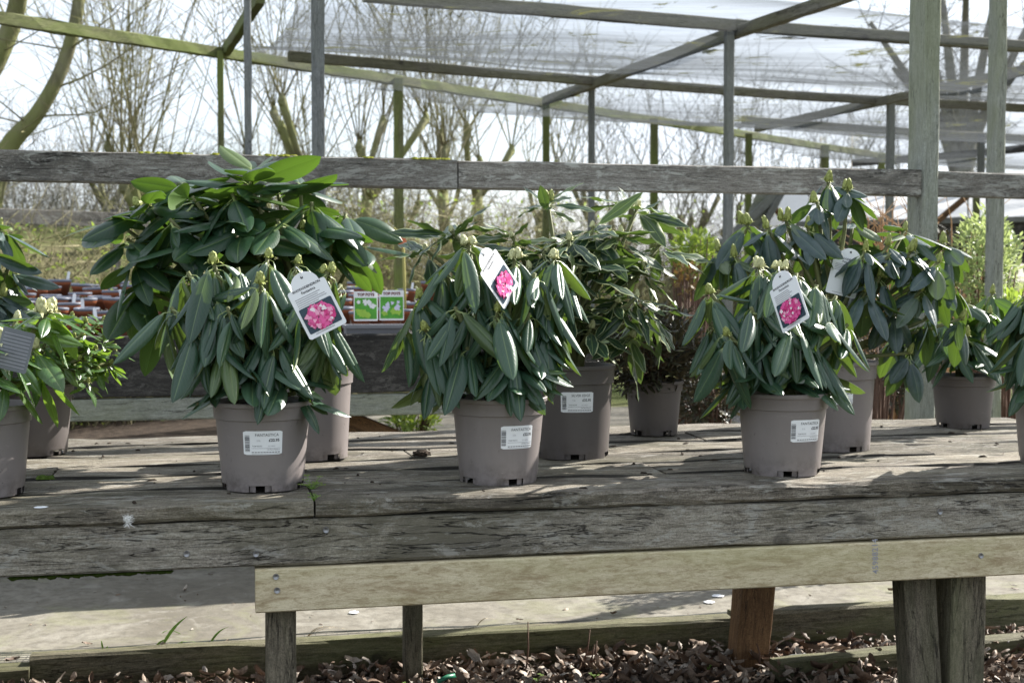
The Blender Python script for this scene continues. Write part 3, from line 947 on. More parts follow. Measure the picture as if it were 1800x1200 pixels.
# ------------------------------------------------------------------ potted plants
def pot_mesh(name, rt_, rb_, h, mat, notch=5, rot=0.0):
    n = 80
    V, F = [], []
    hc = h * 0.80
    def rr(z): return rb_ + (rt_ * 0.945 - rb_) * z / hc
    zb = 0.013
    prof = [(rr(zb), zb), (rr(h*.3), h*.3), (rr(h*.55), h*.55), (rr(hc), hc), (rt_*0.985, hc + 0.0015), (rt_, h - 0.011), (rt_ + 0.0005, h - 0.010), (rt_ + 0.0035, h - 0.008), (rt_ + 0.004, h - 0.0015), (rt_ + 0.0025, h), (rt_ - 0.001, h), (rt_ - 0.003, h - 0.012), (rt_ - 0.008, h - 0.05)]
    for r, z in prof:
        for k in range(n):
            a = 2*math.pi*k/n + rot
            V.append((r*math.cos(a), r*math.sin(a), z))
    for i in range(len(prof) - 1):
        for k in range(n):
            a = i*n+k; b = i*n+(k+1) % n
            F.append((a, b, b+n, a+n))
    per = n // notch
    for k in range(n):
        m = k % per
        if m in (6, 7, 8):
            continue                     # drainage notch
        b = len(V)
        dr = -0.004 if m in (4, 5, 9, 10) else 0.0
        a0 = 2*math.pi*k/n + rot; a1 = 2*math.pi*(k+1)/n + rot
        for a in (a0, a1):
            V.append(((rr(zb)+dr)*math.cos(a), (rr(zb)+dr)*math.sin(a), zb))
        for a in (a1, a0):
            V.append(((rb_+dr)*math.cos(a), (rb_+dr)*math.sin(a), 0.0))
        F.append((b, b+3, b+2, b+1))
        c = len(V)                        # foot ledge going inwards
        for a in (a0, a1):
            V.append(((rb_-.018)*math.cos(a), (rb_-.018)*math.sin(a), 0.0))
        F.append((b+3, c, c+1, b+2))
    c = len(V)
    for k in range(n):
        a = 2*math.pi*k/n + rot
        V.append((rr(zb)*math.cos(a), rr(zb)*math.sin(a), zb))
    F.append(tuple(range(c, c+n)))
    me = mesh_of(name, V, F, mat, True)
    me.set_sharp_from_angle(angle=R(35))
    return me, rr

LEAFSET = {}
def leaf_mesh(name, L, W, mat, pet, pet_bend, bend, curl, groove, seed, wav=0.0, pw=0.75):
    rnd = random.Random(seed)
    us = (-1, -0.72, -0.38, -0.10, 0.0, 0.10, 0.38, 0.72, 1)
    ns = 11
    V, UV, F = [], [], []
    y = z = 0.0
    prev = 0.0
    side = rnd.uniform(-.05, .05)
    for i in range(ns + 1):
        s = i / ns
        s = s ** 0.92
        th = -pet_bend * min(1, (s / 0.24)) ** 1.3 - bend * s
        ds = (s - prev) * L
        y += math.cos(th) * ds
        z += math.sin(th) * ds
        prev = s
        if s <= pet:
            hw = W * 0.045
        else:
            q = (s - pet) / (1 - pet)
            hw = W / 2 * max(0.0, math.sin(math.pi * q ** 0.92)) ** pw + W * 0.02 * (1 - q)
            if q > 0.999: hw = W * 0.012
        nx, nz = -math.sin(th), math.cos(th)
        for u in us:
            c = max(curl, 0.02)
            x = hw * math.sin(u * c) / c
            o = -hw * (1 - math.cos(u * c)) / c
            o -= groove * hw * math.exp(-(u / 0.16) ** 2)
            o += wav * hw * math.sin(s * 16 + seed + (3 if u > 0 else 0)) * abs(u) ** 2
            V.append((x + side * L * s * s, y + nx * o, z + nz * o))
            UV.append((0.5 + 0.5 * u, s))
    m = len(us)
    for i in range(ns):
        for k in range(m - 1):
            a = i*m+k
            F.append((a, a+1, a+1+m, a+m))
    me = mesh_of(name, V, F, mat, True, UV)
    return me
def leafset(key, n, mat, L, W, pet, pb, bend, curl, groove, wav=0.0, pw=0.75):
    rnd = random.Random(hash(key) % 1000 if False else sum(map(ord, key)))
    S = []
    for i in range(n):
        k = rnd.uniform(0.88, 1.1)
        me = leaf_mesh(key, L * k, W * rnd.uniform(0.88, 1.1), mat, pet, pb * rnd.uniform(0.7, 1.2), bend * rnd.uniform(-0.3, 2.2), curl * rnd.uniform(0.5, 1.5), groove, rnd.randint(0, 999), wav, pw)
        tip = Vector(me.vertices[-5].co)
        mid = Vector(me.vertices[len(me.vertices)//2].co)
        S.append((me, tip, mid))
    return S
LS_fan = leafset('leaf', 10, M_lfan, 0.134, 0.042, 0.13, R(60), R(12), 1.1, 0.20, pw=0.58)
LS_fan2 = leafset('leaf', 6, M_lfan, 0.125, 0.046, 0.12, R(22), R(25), 0.7, 0.18, pw=0.6)
LS_big = leafset('leaf', 9, M_lbig, 0.168, 0.066, 0.13, R(8), R(26), 0.5, 0.10, pw=0.6)
LS_sil = leafset('leaf', 9, M_lsil, 0.125, 0.031, 0.12, R(6), R(26), 0.35, 0.15, wav=0.22)
LS_blu = leafset('leaf', 9, M_lblu, 0.115, 0.043, 0.14, R(30), R(22), 0.55, 0.14, pw=0.6)
LS_glo = leafset('leaf', 6, M_lglo, 0.055, 0.021, 0.10, R(8), R(25), 0.35, 0.12)
LS_glob = leafset('leaf', 6, M_lglo, 0.115, 0.038, 0.13, R(20), R(25), 0.45, 0.14)
LS_drk = leafset('leaf', 6, M_lbig, 0.125, 0.042, 0.13, R(35), R(22), 0.5, 0.14)

def bud_mesh(name, h, r, mat, seed, scales=True):
    rnd = random.Random(seed)
    prof = [(0.30, 0), (0.80, .14), (1.0, .36), (0.86, .60), (0.50, .84), (0.12, .98), (0.02, 1.0)]
    n = 10
    V, F = [], []
    for i, (q, z) in enumerate(prof):
        for k in range(n):
            a = 2*math.pi*k/n + i * 0.25
            f = 1 + 0.14 * math.cos(5 * a + i * 1.2) * (0.4 + z)
            V.append((q*r*f*math.cos(a), q*r*f*math.sin(a), z*h))
    for i in range(len(prof)-1):
        for k in range(n):
            a = i*n+k; b = i*n+(k+1) % n
            F.append((a, b, b+n, a+n))
    for ring in range(3):                          # overlapping scales
        for k in range(5):
            a = 2*math.pi*(k + .5*ring)/5 + rnd.uniform(-.15, .15)
            b = len(V)
            d = Vector((math.cos(a), math.sin(a), 0)); e = Vector((-math.sin(a), math.cos(a), 0))
            z0 = h*(.06 + .20*ring)
            for s, wd, ro in ((0, .45, .80), (.35, .55, 1.12), (.7, .36, 1.02), (1.0, .03, .80 + rnd.uniform(-.1, .35))):
                p = d * (r * ro * (1 - .18*ring)) + Vector((0, 0, z0 + h*.46*s))
                V += [p - e*(wd*r), p + e*(wd*r)]
            F += [(b, b+1, b+3, b+2), (b+2, b+3, b+5, b+4), (b+4, b+5, b+7, b+6)]
    if scales:                                     # thin curled bracts round the foot
        for k in range(6):
            a = 2*math.pi*k/6 + rnd.random()
            b = len(V)
            d = Vector((math.cos(a), math.sin(a), 0)); e = Vector((-math.sin(a), math.cos(a), 0))
            ln = r * rnd.uniform(1.5, 2.6)
            for s, wd in ((0.2, .30), (0.6, .26), (1.0, .04)):
                p = d * (r*.5 + ln*s*.8) + Vector((0, 0, h*.05 + ln*s*(0.75 - 0.75*s)))
                V += [p - e * (wd*r), p + e * (wd*r)]
            F += [(b, b+1, b+3, b+2), (b+2, b+3, b+5, b+4)]
    return mesh_of(name, V, F, mat, True)
B_fan = [bud_mesh('bud', 0.024, 0.0085, M_bud, i) for i in range(3)]
B_cream = [bud_mesh('bud', 0.025, 0.0085, M_budc, i + 5) for i in range(3)]
B_blu = [bud_mesh('bud', 0.032, 0.0072, M_bud, i + 9) for i in range(3)]
B_small = [bud_mesh('bud', 0.014, 0.0055, M_bud, i + 12) for i in range(2)]

def leafM(p, d, n):
    d = d.normalized()
    n = (n - d * n.dot(d))
    n = n.normalized() if n.length > 1e-5 else d.orthogonal().normalized()
    x = d.cross(n)
    return Matrix(((x.x, d.x, n.x, p.x), (x.y, d.y, n.y, p.y), (x.z, d.z, n.z, p.z), (0, 0, 0, 1)))

def make_plant(name, label, px, Y, pot, tips, fills, seed, cat='potted plant', stem_mat=None, group=None):
    """pot = (rim radius, base radius, height, material, turn); tips = [(px, py, dY, n, set, el, spread, buds, scale)]"""
    rnd = random.Random(seed)
    Y *= K
    X = at_y(px, 780, Y).x
    root = empty(name, (X, Y, BT), label, cat, group)
    org = Vector((X, Y, BT))
    rt_, rb_, h, pm, turn = pot
    me, rr = pot_mesh('pot', rt_, rb_, h, pm, rot=turn)
    sub('pot', me, root)
    V, F = [], []
    n = 24
    for ring, r in enumerate((rt_ - 0.006, (rt_-0.006)*.66, (rt_-0.006)*.33)):
        for k in range(n):
            a = 2*math.pi*k/n
            V.append((r*math.cos(a), r*math.sin(a), h - 0.020 + 0.010 * mnoise.noise((r*40*math.cos(a), r*40*math.sin(a), seed)) + (0.006 if ring else 0)))
    for i in range(2):
        for k in range(n):
            a = i*n+k; b = i*n+(k+1) % n
            F.append((a, b, b+n, a+n))
    F.append(tuple(2*n+k for k in range(n)))
    sub('compost', mesh_of('compost', V, F, M_soil, True), root)
    T = []
    for t in tips:
        (tx, ty, dY), rest = t[:3], t[3:]
        T.append((at_y(tx, ty, Y + dY) - org, rest, True))
    for (cx, cy, hw, hh, hd, cnt, rest) in fills:
        for _ in range(cnt):
            while True:
                a, b, c = rnd.uniform(-1, 1), rnd.uniform(-1, 1), rnd.uniform(-1, 1)
                if 0.25 < a*a + b*b + c*c < 1: break
            T.append((at_y(cx + a*hw, cy + b*hh, Y + c*hd) - org, rest, False))
    paths = []
    base = Vector((0, 0, h - 0.015))
    cnt = 0
    for P, (nl, ls, el, spread, buds, sc), main in T:
        mid0 = Vector((P.x * 0.25 + rnd.uniform(-.015, .015), P.y * 0.25, h + (P.z - h) * 0.42))
        mid1 = Vector((P.x * 0.75, P.y * 0.75, h + (P.z - h) * 0.75)) if P.z > h else P * 0.75
        paths.append(([base + Vector((rnd.uniform(-.02, .02), rnd.uniform(-.02, .02), 0)), mid0, mid1, P], [0.0085, 0.0065, 0.005, 0.0042]))
        ax = (P - mid1)
        ax = (ax.normalized() * 0.45 + Vector((0, 0, 0.9))).normalized()
        ph = rnd.random() * 6.28
        for i in range(nl):
            ph += 2.3999 + rnd.uniform(-.35, .35)
            r1 = ax.orthogonal().normalized()
            r2 = ax.cross(r1)
            rad = r1 * math.cos(ph) + r2 * math.sin(ph)
            e = R(el + rnd.uniform(-spread, spread))
            d = rad * math.cos(e) + ax * math.sin(e)
            nn = ax * math.cos(e) - rad * math.sin(e)
            twist = rnd.gauss(0, .26 if ls is LS_fan else .42)
            nn = (Quaternion(d, twist) @ nn)
            lm, tip, midv = rnd.choice(ls)
            s = sc * (rnd.uniform(0.74, 1.12) if rnd.random() < .8 else rnd.uniform(.5, .75))
            pos = P - ax * (0.004 + 0.0035 * i * 0.6) + rad * 0.003
            ML = leafM(pos, d, nn) @ Matrix.Scale(s, 4)
            tw, mw = ML @ tip, ML @ midv
            bad = False
            for q in (tw, mw, pos.lerp(mw, .5), mw.lerp(tw, .5)):
                if q.z < 0.012: bad = True
                if q.z < h + 0.002 and math.hypot(q.x, q.y) < rt_ + 0.008 - (0.0 if q.z > h*.8 else 0.005): bad = True
            if bad:
                # lift the leaf to the horizontal; drop it if it still hits the pot
                e = R(rnd.uniform(5, 40))
                d = rad * math.cos(e) + ax * math.sin(e)
                ML = leafM(pos, d, ax) @ Matrix.Scale(s, 4)
                tw, mw = ML @ tip, ML @ midv
                if any(q.z < h + 0.004 and math.hypot(q.x, q.y) < rt_ + 0.008 or q.z < 0.012 for q in (tw, mw, pos)): continue
            if cnt < 300:
                sub('leaf', lm, root, ML)
                cnt += 1
        if buds:
            bl, nb, bs = buds
            for j in range(nb):
                off = Vector((rnd.uniform(-1, 1), rnd.uniform(-1, 1), 0)) * (0.012 if nb > 1 else 0.002)
                dz = (ax + Vector((rnd.uniform(-.4, .4), rnd.uniform(-.4, .4), 0)) * (0.8 if nb > 1 else .3)).normalized()
                Mb = Matrix.Translation(P + off - ax * 0.003) @ dz.to_track_quat('Z', 'Y').to_matrix().to_4x4() @ Matrix.Scale(bs * rnd.uniform(.85, 1.15), 4)
                sub('bud', rnd.choice(bl), root, Mb)
    V, F = tubes(paths, 6)
    sub('branches', mesh_of('branches', V, F, stem_mat or M_stem, True), root)
    return root, rr, org

def bend_on(me, rr, th0, z0, off):
    """wrap a flat mesh (x right, y up) on to the pot wall at angle th0, height z0"""
    m = me.copy()
    for v in m.vertices:
        z = z0 + v.co.y
        r = rr(z) + off + v.co.z
        a = th0 + v.co.x / rr(z0)
        v.co = (r*math.cos(a), r*math.sin(a), z)
    m.update()
    return m
def sticker(plant, rr, org, turn, z0, lines, price, w=0.077, h=0.047):
    th0 = math.atan2(-org.y, -org.x) + turn
    # paper as a grid so that it can bend
    nx = 14
    V, F = [], []
    for i in range(nx + 1):
        x = -w/2 + w*i/nx
        hh = h/2 - (0.002 if i in (0, nx) else 0)
        V += [(x, -hh, 0), (x, hh, 0)]
    for i in range(nx):
        F.append((2*i, 2*i+2, 2*i+3, 2*i+1))
    st = sub('price_sticker', bend_on(mesh_of('price_sticker', V, F, M_white), rr, th0, z0, 0.0006), plant)
    def T(s, size, x, y, mat, bold=0.0, al='CENTER'):
        me = text_mesh(s, size, mat, al, bold).copy()
        for v in me.vertices:
            v.co.x += x; v.co.y += y; v.co.z = 0
        sub('lettering', bend_on(me, rr, th0, z0, 0.0010), st)
    T(lines[0], 0.0078, 0.008, 0.0155, M_ink)
    T(lines[1], 0.0045, -0.008, 0.0045, M_inkg)
    T(price, 0.0078, 0.022, 0.0048, M_ink, 0.00022)
    T('TOP POTS', 0.0042, -0.011, -0.0065, M_ink)
    T('22114076', 0.0036, 0.017, -0.0065, M_inkg)
    T('UK Plant Passport', 0.0034, 0.021, -0.0135, M_ink)
    rnd = random.Random(3)
    bars = []
    y = -0.017
    while y < 0.015:
        b = rnd.choice((0.0005, 0.0008, 0.0012))
        bars.append((-0.035, y, -0.0255, y + b))
        y += b + rnd.choice((0.0005, 0.0007, 0.0011))
    box = []
    for i in range(10):
        xa = -0.022 + 0.057 * i / 10; xb = -0.022 + 0.057 * (i + 1) / 10
        box += [(xa, -0.0108, xb, -0.0104), (xa, -0.0216, xb, -0.0212), (xa + 0.0003, -0.0192, xb - 0.0012, -0.0178)]
    sub('barcode', bend_on(rects_mesh('barcode', bars + box, M_ink), rr, th0, z0, 0.0010), st)

P5 = (0.0985, 0.0805, 0.176)
P10 = (0.103, 0.088, 0.218)
# --- the three drooping plants along the front
droop = lambda px, py, dY, n=10, b=None, sc=1.12, el=3, sp=24: (px, py, dY, n, LS_fan, el, sp, b, sc)
loose = lambda px, py, dY, n=6, b=None, sc=1.0: (px, py, dY, n, LS_fan2, -10, 35, b, sc)
F_rest = (9, LS_fan, 0, 20, None, 1.08)
F_low = (6, LS_fan2, -22, 30, None, 0.95)
A1, rrA, orgA = make_plant('potted_rhododendron', 'drooping rhododendron in taupe pot beside the plank joint, its pink flower tag tilted', 462, 2.04, (*P5, M_pot, 0.25),
    [droop(375, 462, -0.02, b=(B_fan, 1, 1.0)), droop(458, 497, -0.10, 10, b=(B_fan, 1, 1.0)), droop(576, 478, -0.01, 10, (B_fan, 2, 1.0)), droop(523, 462, 0.05, 9, b=(B_fan, 1, 1.0)), droop(470, 452, 0.04, 8, b=(B_fan, 1, 1.0)),
     droop(330, 478, 0.03, 8), droop(418, 470, 0.0, 8), droop(600, 500, 0.05, 8), droop(300, 540, 0.0, 7), droop(540, 520, -0.06, 8), droop(400, 540, -0.08, 8), droop(345, 580, -0.05, 7), droop(570, 590, -0.03, 7), droop(480, 600, -0.07, 6),
     loose(440, 650, -0.04, 6), loose(500, 660, -0.05, 6), loose(400, 680, 0.0, 6), loose(520, 690, -0.02, 6)],
    [(455, 560, 120, 60, 0.10, 10, F_rest), (455, 640, 90, 30, 0.09, 5, F_low)], 21, 'rhododendron')
sticker(A1, rrA, orgA, 0.0, 0.099, ('FANTASTICA', '5.5L'), '£22.95')
A2, rrB, orgB = make_plant('potted_rhododendron', 'drooping rhododendron in taupe pot whose pink flower tag hangs as a diamond among leaves', 876, 2.03, (*P5, M_pot, 0.55),
    [droop(822, 428, -0.03, 9, (B_cream, 3, .9)), droop(905, 452, -0.05, 9, (B_cream, 2, .9)), droop(976, 452, -0.01, 9, (B_cream, 2, .9)), droop(874, 545, -0.11, 10, b=(B_fan, 1, 1.0)), droop(738, 522, 0.0, 8, b=(B_fan, 1, 1.0)), droop(746, 578, -0.04, 8, b=(B_fan, 1, 1.0)),
     droop(780, 470, 0.0, 8), droop(850, 470, -0.07, 8), droop(940, 480, -0.06, 9), droop(1000, 500, 0.03, 7), droop(930, 550, -0.08, 8), droop(800, 540, -0.08, 8), droop(715, 570, 0.04, 6), droop(960, 580, -0.03, 7), droop(820, 610, -0.07, 7), droop(900, 620, -0.07, 6),
     loose(850, 650, -0.04), loose(920, 660, -0.03), loose(790, 650, 0.0), loose(760, 640, -.02, 5)],
    [(870, 550, 110, 60, 0.10, 10, F_rest), (870, 640, 80, 30, 0.09, 5, F_low)], 22, 'rhododendron')
sticker(A2, rrB, orgB, 0.46, 0.099, ('FANTASTICA', '5.5L'), '£22.95', w=0.072)
A3, rrC, orgC = make_plant('potted_rhododendron', 'drooping rhododendron in taupe pot standing before the dusty blue leaved plant', 1375, 2.02, (*P5, M_pot, 0.1),
    [droop(1334, 468, -0.03, 9, (B_cream, 2, .95)), droop(1368, 470, -0.05, 8, (B_cream, 3, .9)), droop(1280, 588, -0.10, 9, b=(B_fan, 1, 1.0)), droop(1249, 515, 0.0, 8, b=(B_fan, 1, 1.0)), droop(1436, 500, -0.02, 9), droop(1400, 480, 0.03, 8), droop(1470, 520, 0.02, 8),
     droop(1320, 540, -0.08, 8), droop(1390, 560, -0.09, 9), droop(1450, 560, -0.05, 8), droop(1490, 570, 0.03, 7), droop(1250, 570, 0.0, 7), droop(1340, 610, -0.06, 7), droop(1430, 610, -0.04, 7),
     loose(1330, 650, -0.05), loose(1400, 650, -0.05), loose(1440, 650, 0.0), loose(1300, 655, 0.0)],
    [(1365, 555, 110, 55, 0.10, 10, F_rest), (1370, 640, 70, 25, 0.08, 5, F_low)], 23, 'rhododendron')
sticker(A3, rrC, orgC, 0.60, 0.099, ('FANTASTICA', '5.5L'), '£22.95', w=0.072)
# --- big broad leaved plant behind the first
big = lambda px, py, dY, n=9, el=8, sp=24, b=None, sc=1.0: (px, py, dY, n, LS_big, el, sp, b, sc)
E1, rrE, orgE = make_plant('potted_rhododendron', 'tall broad leaved rhododendron spreading in front of the rail, behind the tilted flower tag', 545, 2.37, (*P10, M_pot, 0.9),
    [big(440, 318, -0.04, 10, 20, b=(B_fan, 2, 1.1)), big(254, 362, 0.02, 10, 12, b=(B_fan, 2, 1.1)), big(539, 402, -0.08, 9, 5, b=(B_fan, 2, 1.1)), big(488, 335, 0.05, 9, 18), big(573, 432, -0.02, 8, 0, b=(B_fan, 2, 1.1)), big(350, 420, -0.10, 9, 0), big(323, 322, 0.08, 8, 18),
     big(608, 375, 0.05, 8, 8), big(223, 420, 0.0, 8, 0), big(278, 475, -0.05, 8, -8), big(393, 350, 0.0, 9, 12), big(428, 400, -0.14, 8, -5), big(528, 325, 0.06, 8, 18), big(628, 425, 0.04, 7, 0), big(318, 400, 0.08, 8, 5), big(238, 500, 0.05, 7, -20), big(288, 540, 0.0, 6, -28), big(468, 440, 0.05, 8, 0), big(198, 385, .06, 6, 8), big(408, 340, -0.10, 8, -12, 22), big(298, 385, -0.10, 8, -14, 22), big(488, 385, -0.14, 8, -14, 22), big(588, 400, -0.08, 7, -14, 22), big(368, 470, -.12, 7, -20, 22), big(233, 455, -.08, 7, -18, 22), big(548, 355, -.08, 8, -8, 24), big(338, 345, -.06, 8, -4, 26), big(448, 300, .05, 7, 30, 20)],
    [(415, 430, 160, 70, 0.14, 5, (8, LS_big, -5, 25, None, 0.95))], 24, 'rhododendron')
# --- narrow variegated plant
sil = lambda px, py, dY, n=12, el=10, sp=34, b=(B_cream, 1, .8), sc=1.18: (px, py, dY, n, LS_sil, el, sp, b, sc)
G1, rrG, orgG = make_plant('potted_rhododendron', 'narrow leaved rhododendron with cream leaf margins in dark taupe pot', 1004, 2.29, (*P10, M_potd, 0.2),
    [sil(962, 352, 0.0, 14, 20, 30, (B_blu, 3, 1.0), 0.8), sil(1122, 362, 0.03, 13, 15, 30, (B_cream, 3, .8)), sil(1042, 398, -0.05, 12), sil(792, 405, 0.02, 13, 20), sil(1020, 470, -0.10, 12, 5), sil(1130, 470, 0.0, 12, 0), sil(1085, 530, -0.06, 12, -8),
     sil(900, 415, 0.02, 12, 12), sil(1150, 540, 0.02, 11, -12), sil(750, 440, 0.05, 11, 10), sil(1060, 440, 0.05, 12, 5), sil(960, 440, -0.06, 12, 0), sil(1000, 540, -0.04, 11, -10), sil(860, 440, .05, 11, 8), sil(1110, 590, -0.02, 10, -18), sil(1040, 575, -.06, 10, -15), sil(1090, 410, -.06, 12, -4), sil(1160, 430, .0, 11, -8), sil(1000, 420, -.1, 12, -10), sil(1120, 520, -.08, 11, -14), sil(930, 470, -.08, 10, -12)],
    [(980, 480, 150, 60, 0.11, 5, (11, LS_sil, -6, 30, None, 1.15))], 25, 'rhododendron')
sticker(G1, rrG, orgG, 0.15, 0.135, ('SILVER EDGE', '7.5L'), '£32.95')
# --- dusty blue green plant
blu = lambda px, py, dY, n=9, el=-6, sp=26, b=(B_blu, 1, 1.0), sc=1.0: (px, py, dY, n, LS_blu, el, sp, b, sc)
J1, rrJ, orgJ = make_plant('potted_rhododendron', 'dusty blue leaved rhododendron with three raised top shoots beside the grey green post', 1465, 2.29, (*P10, M_pot, 0.5),
    [blu(1456, 318, 0.0, 8, -8, 24, (B_blu, 3, .9), .8), blu(1490, 332, -0.04, 9, -12, 24, (B_blu, 3, .9), .85), blu(1437, 355, -0.04, 7, -14, 24, (B_blu, 2, .9), .85), blu(1311, 392, -0.02, 8, -8, 24, (B_blu, 3, 1)), blu(1381, 386, -0.05, 8, -4, 24, (B_blu, 3, 1.1)), blu(1262, 440, 0.0, 9),
     blu(1602, 440, -0.05, 11, 0, 24, (B_blu, 4, 1)), blu(1547, 486, -0.07, 8, -2, 26, (B_blu, 2, 1)), blu(1522, 512, -0.10, 7), blu(1662, 428, 0.0, 9, 0, 24, (B_blu, 2, 1)), blu(1590, 405, 0.05, 8, 12), blu(1640, 480, -0.02, 9, -16), blu(1480, 430, 0.03, 8, -4), blu(1430, 420, 0.05, 8, 0), blu(1340, 430, 0.05, 8, -5), blu(1570, 540, -0.05, 8, -25), blu(1630, 560, 0.0, 8, -30), blu(1540, 450, 0.06, 8, 0), blu(1680, 500, .05, 8, -20), blu(1500, 390, .05, 7, 5), blu(1580, 590, .02, 7, -35), blu(1620, 510, -.10, 9, -22), blu(1560, 430, -.04, 8, -16), blu(1420, 400, -.06, 8, -18), blu(1350, 400, -.08, 8, -18), blu(1290, 450, -.06, 8, -20), blu(1650, 460, -.10, 8, -18), blu(1600, 620, -.04, 7, -35), blu(1690, 560, .0, 7, -32), blu(1520, 440, -.1, 8, -16)],
    [(1480, 480, 170, 60, 0.12, 4, (8, LS_blu, -15, 25, None, 0.95))], 26, 'rhododendron')
sticker(J1, rrJ, orgJ, 0.12, 0.140, ('PETER ALAN', '7.5L'), '£32.95', w=0.07)
# --- right hand dark leaved plant, and the one cut by the right edge
drk = lambda px, py, dY, n=8, el=-8, sp=28, b=(B_blu, 1, .9), sc=1.0: (px, py, dY, n, LS_drk, el, sp, b, sc)
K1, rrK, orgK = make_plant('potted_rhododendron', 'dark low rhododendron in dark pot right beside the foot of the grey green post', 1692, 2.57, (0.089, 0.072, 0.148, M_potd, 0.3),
    [drk(1700, 530, 0.0), drk(1740, 550, -0.03), drk(1660, 560, -0.03), drk(1760, 590, 0.0, 8, -25), drk(1640, 590, 0.0, 8, -25), drk(1700, 590, -0.08, 8, -20), drk(1730, 620, -0.04, 7, -30), drk(1680, 620, -0.06, 7, -30), drk(1650, 530, 0.08), drk(1745, 515, 0.06)],
    [(1700, 590, 60, 40, 0.09, 5, (7, LS_drk, -20, 25, None, 0.95))], 27, 'rhododendron')
L1, rrL, orgL = make_plant('potted_rhododendron', 'drooping rhododendron with taupe pot at the bench end past the dark pot', 1858, 2.03, (*P5, M_pot, 0.7),
    [droop(1800, 520, 0.0, 8), droop(1830, 500, -0.02, 9), droop(1880, 490, 0.0, 8), droop(1810, 580, -0.06, 8, b=(B_fan, 1, 1.0)), droop(1870, 560, -0.1, 8), droop(1790, 560, 0.04, 7), droop(1840, 620, -.05, 7), loose(1810, 650, -.03), loose(1840, 660, -0.04)],
    [(1850, 560, 70, 50, 0.09, 5, F_rest), (1850, 640, 60, 25, 0.08, 4, F_low)], 28, 'rhododendron')
# --- left edge plants
glb = lambda px, py, dY, n=8, el=0, sp=28, b=(B_cream, 1, .9), sc=1.0: (px, py, dY, n, LS_glob, el, sp, b, sc)
gls = lambda px, py, dY, n=10, el=12, sp=34, b=(B_small, 1, 1), sc=1.0: (px, py, dY, n, LS_glo, el, sp, b, sc)
A0, rr0, org0 = make_plant('potted_rhododendron', 'glossy green rhododendron with large cream bud cluster, before the small leaved shrub', -35, 2.06, (*P5, M_pot, 0.4),
    [glb(84, 548, -0.02, 9, -4, 24, (B_cream, 4, 1.3)), glb(0, 600, -0.08, 8, -8, 26, (B_cream, 3, 1.2)), glb(20, 620, -0.10, 7, -18), glb(60, 610, -0.04, 7, -12), glb(30, 560, 0.02, 7, 0), glb(-40, 560, 0, 8), glb(-60, 600, -.06, 8), glb(10, 660, -0.09, 6, -22, 20, None), glb(70, 650, -0.04, 6, -25, 20, None), glb(-30, 650, -.08, 6, -20, 20, None)],
    [(-20, 600, 80, 40, 0.08, 4, (7, LS_glob, -10, 25, None, 0.95))], 29, 'rhododendron')
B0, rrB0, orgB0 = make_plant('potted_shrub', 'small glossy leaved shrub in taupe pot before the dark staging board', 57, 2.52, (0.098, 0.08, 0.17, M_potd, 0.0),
    [gls(150, 565, 0.0), gls(168, 612, -0.03), gls(185, 590, 0.0), gls(130, 590, -0.05), gls(172, 650, -0.02, 10, 0), gls(110, 640, -0.08, 10, 4), gls(192, 640, 0.02, 9, 0), gls(140, 630, -0.07), gls(155, 670, -0.05, 9, -8), gls(100, 590, 0.0), gls(125, 555, 0.05), gls(60, 560, 0.05), gls(80, 600, -.05), gls(70, 650, -.08, 9, 0), gls(182, 560, .05), gls(200, 612, .03, 9, 4)],
    [(120, 620, 80, 55, 0.10, 8, (10, LS_glo, 8, 34, (B_small, 1, 1), 1.0))], 30, 'shrub')
C0, rrC0, orgC0 = make_plant('potted_rhododendron', 'taller broad leaved rhododendron rising beside the small glossy leaved shrub', -70, 2.40, (*P10, M_pot, 0.0),
    [blu(0, 400, 0, 9, 12, 24), blu(-20, 440, -0.05, 9, 0), blu(15, 470, 0.02, 8, 5), blu(5, 520, -0.02, 8, 0), blu(-60, 390, 0, 9, 10), blu(-90, 470, 0, 8), blu(30, 500, .05, 7, 5), big(20, 540, .05, 7, 8, 24, None, .8)],
    [(-60, 500, 70, 60, 0.1, 4, (8, LS_blu, 0, 25, None, 0.95))], 31, 'rhododendron')

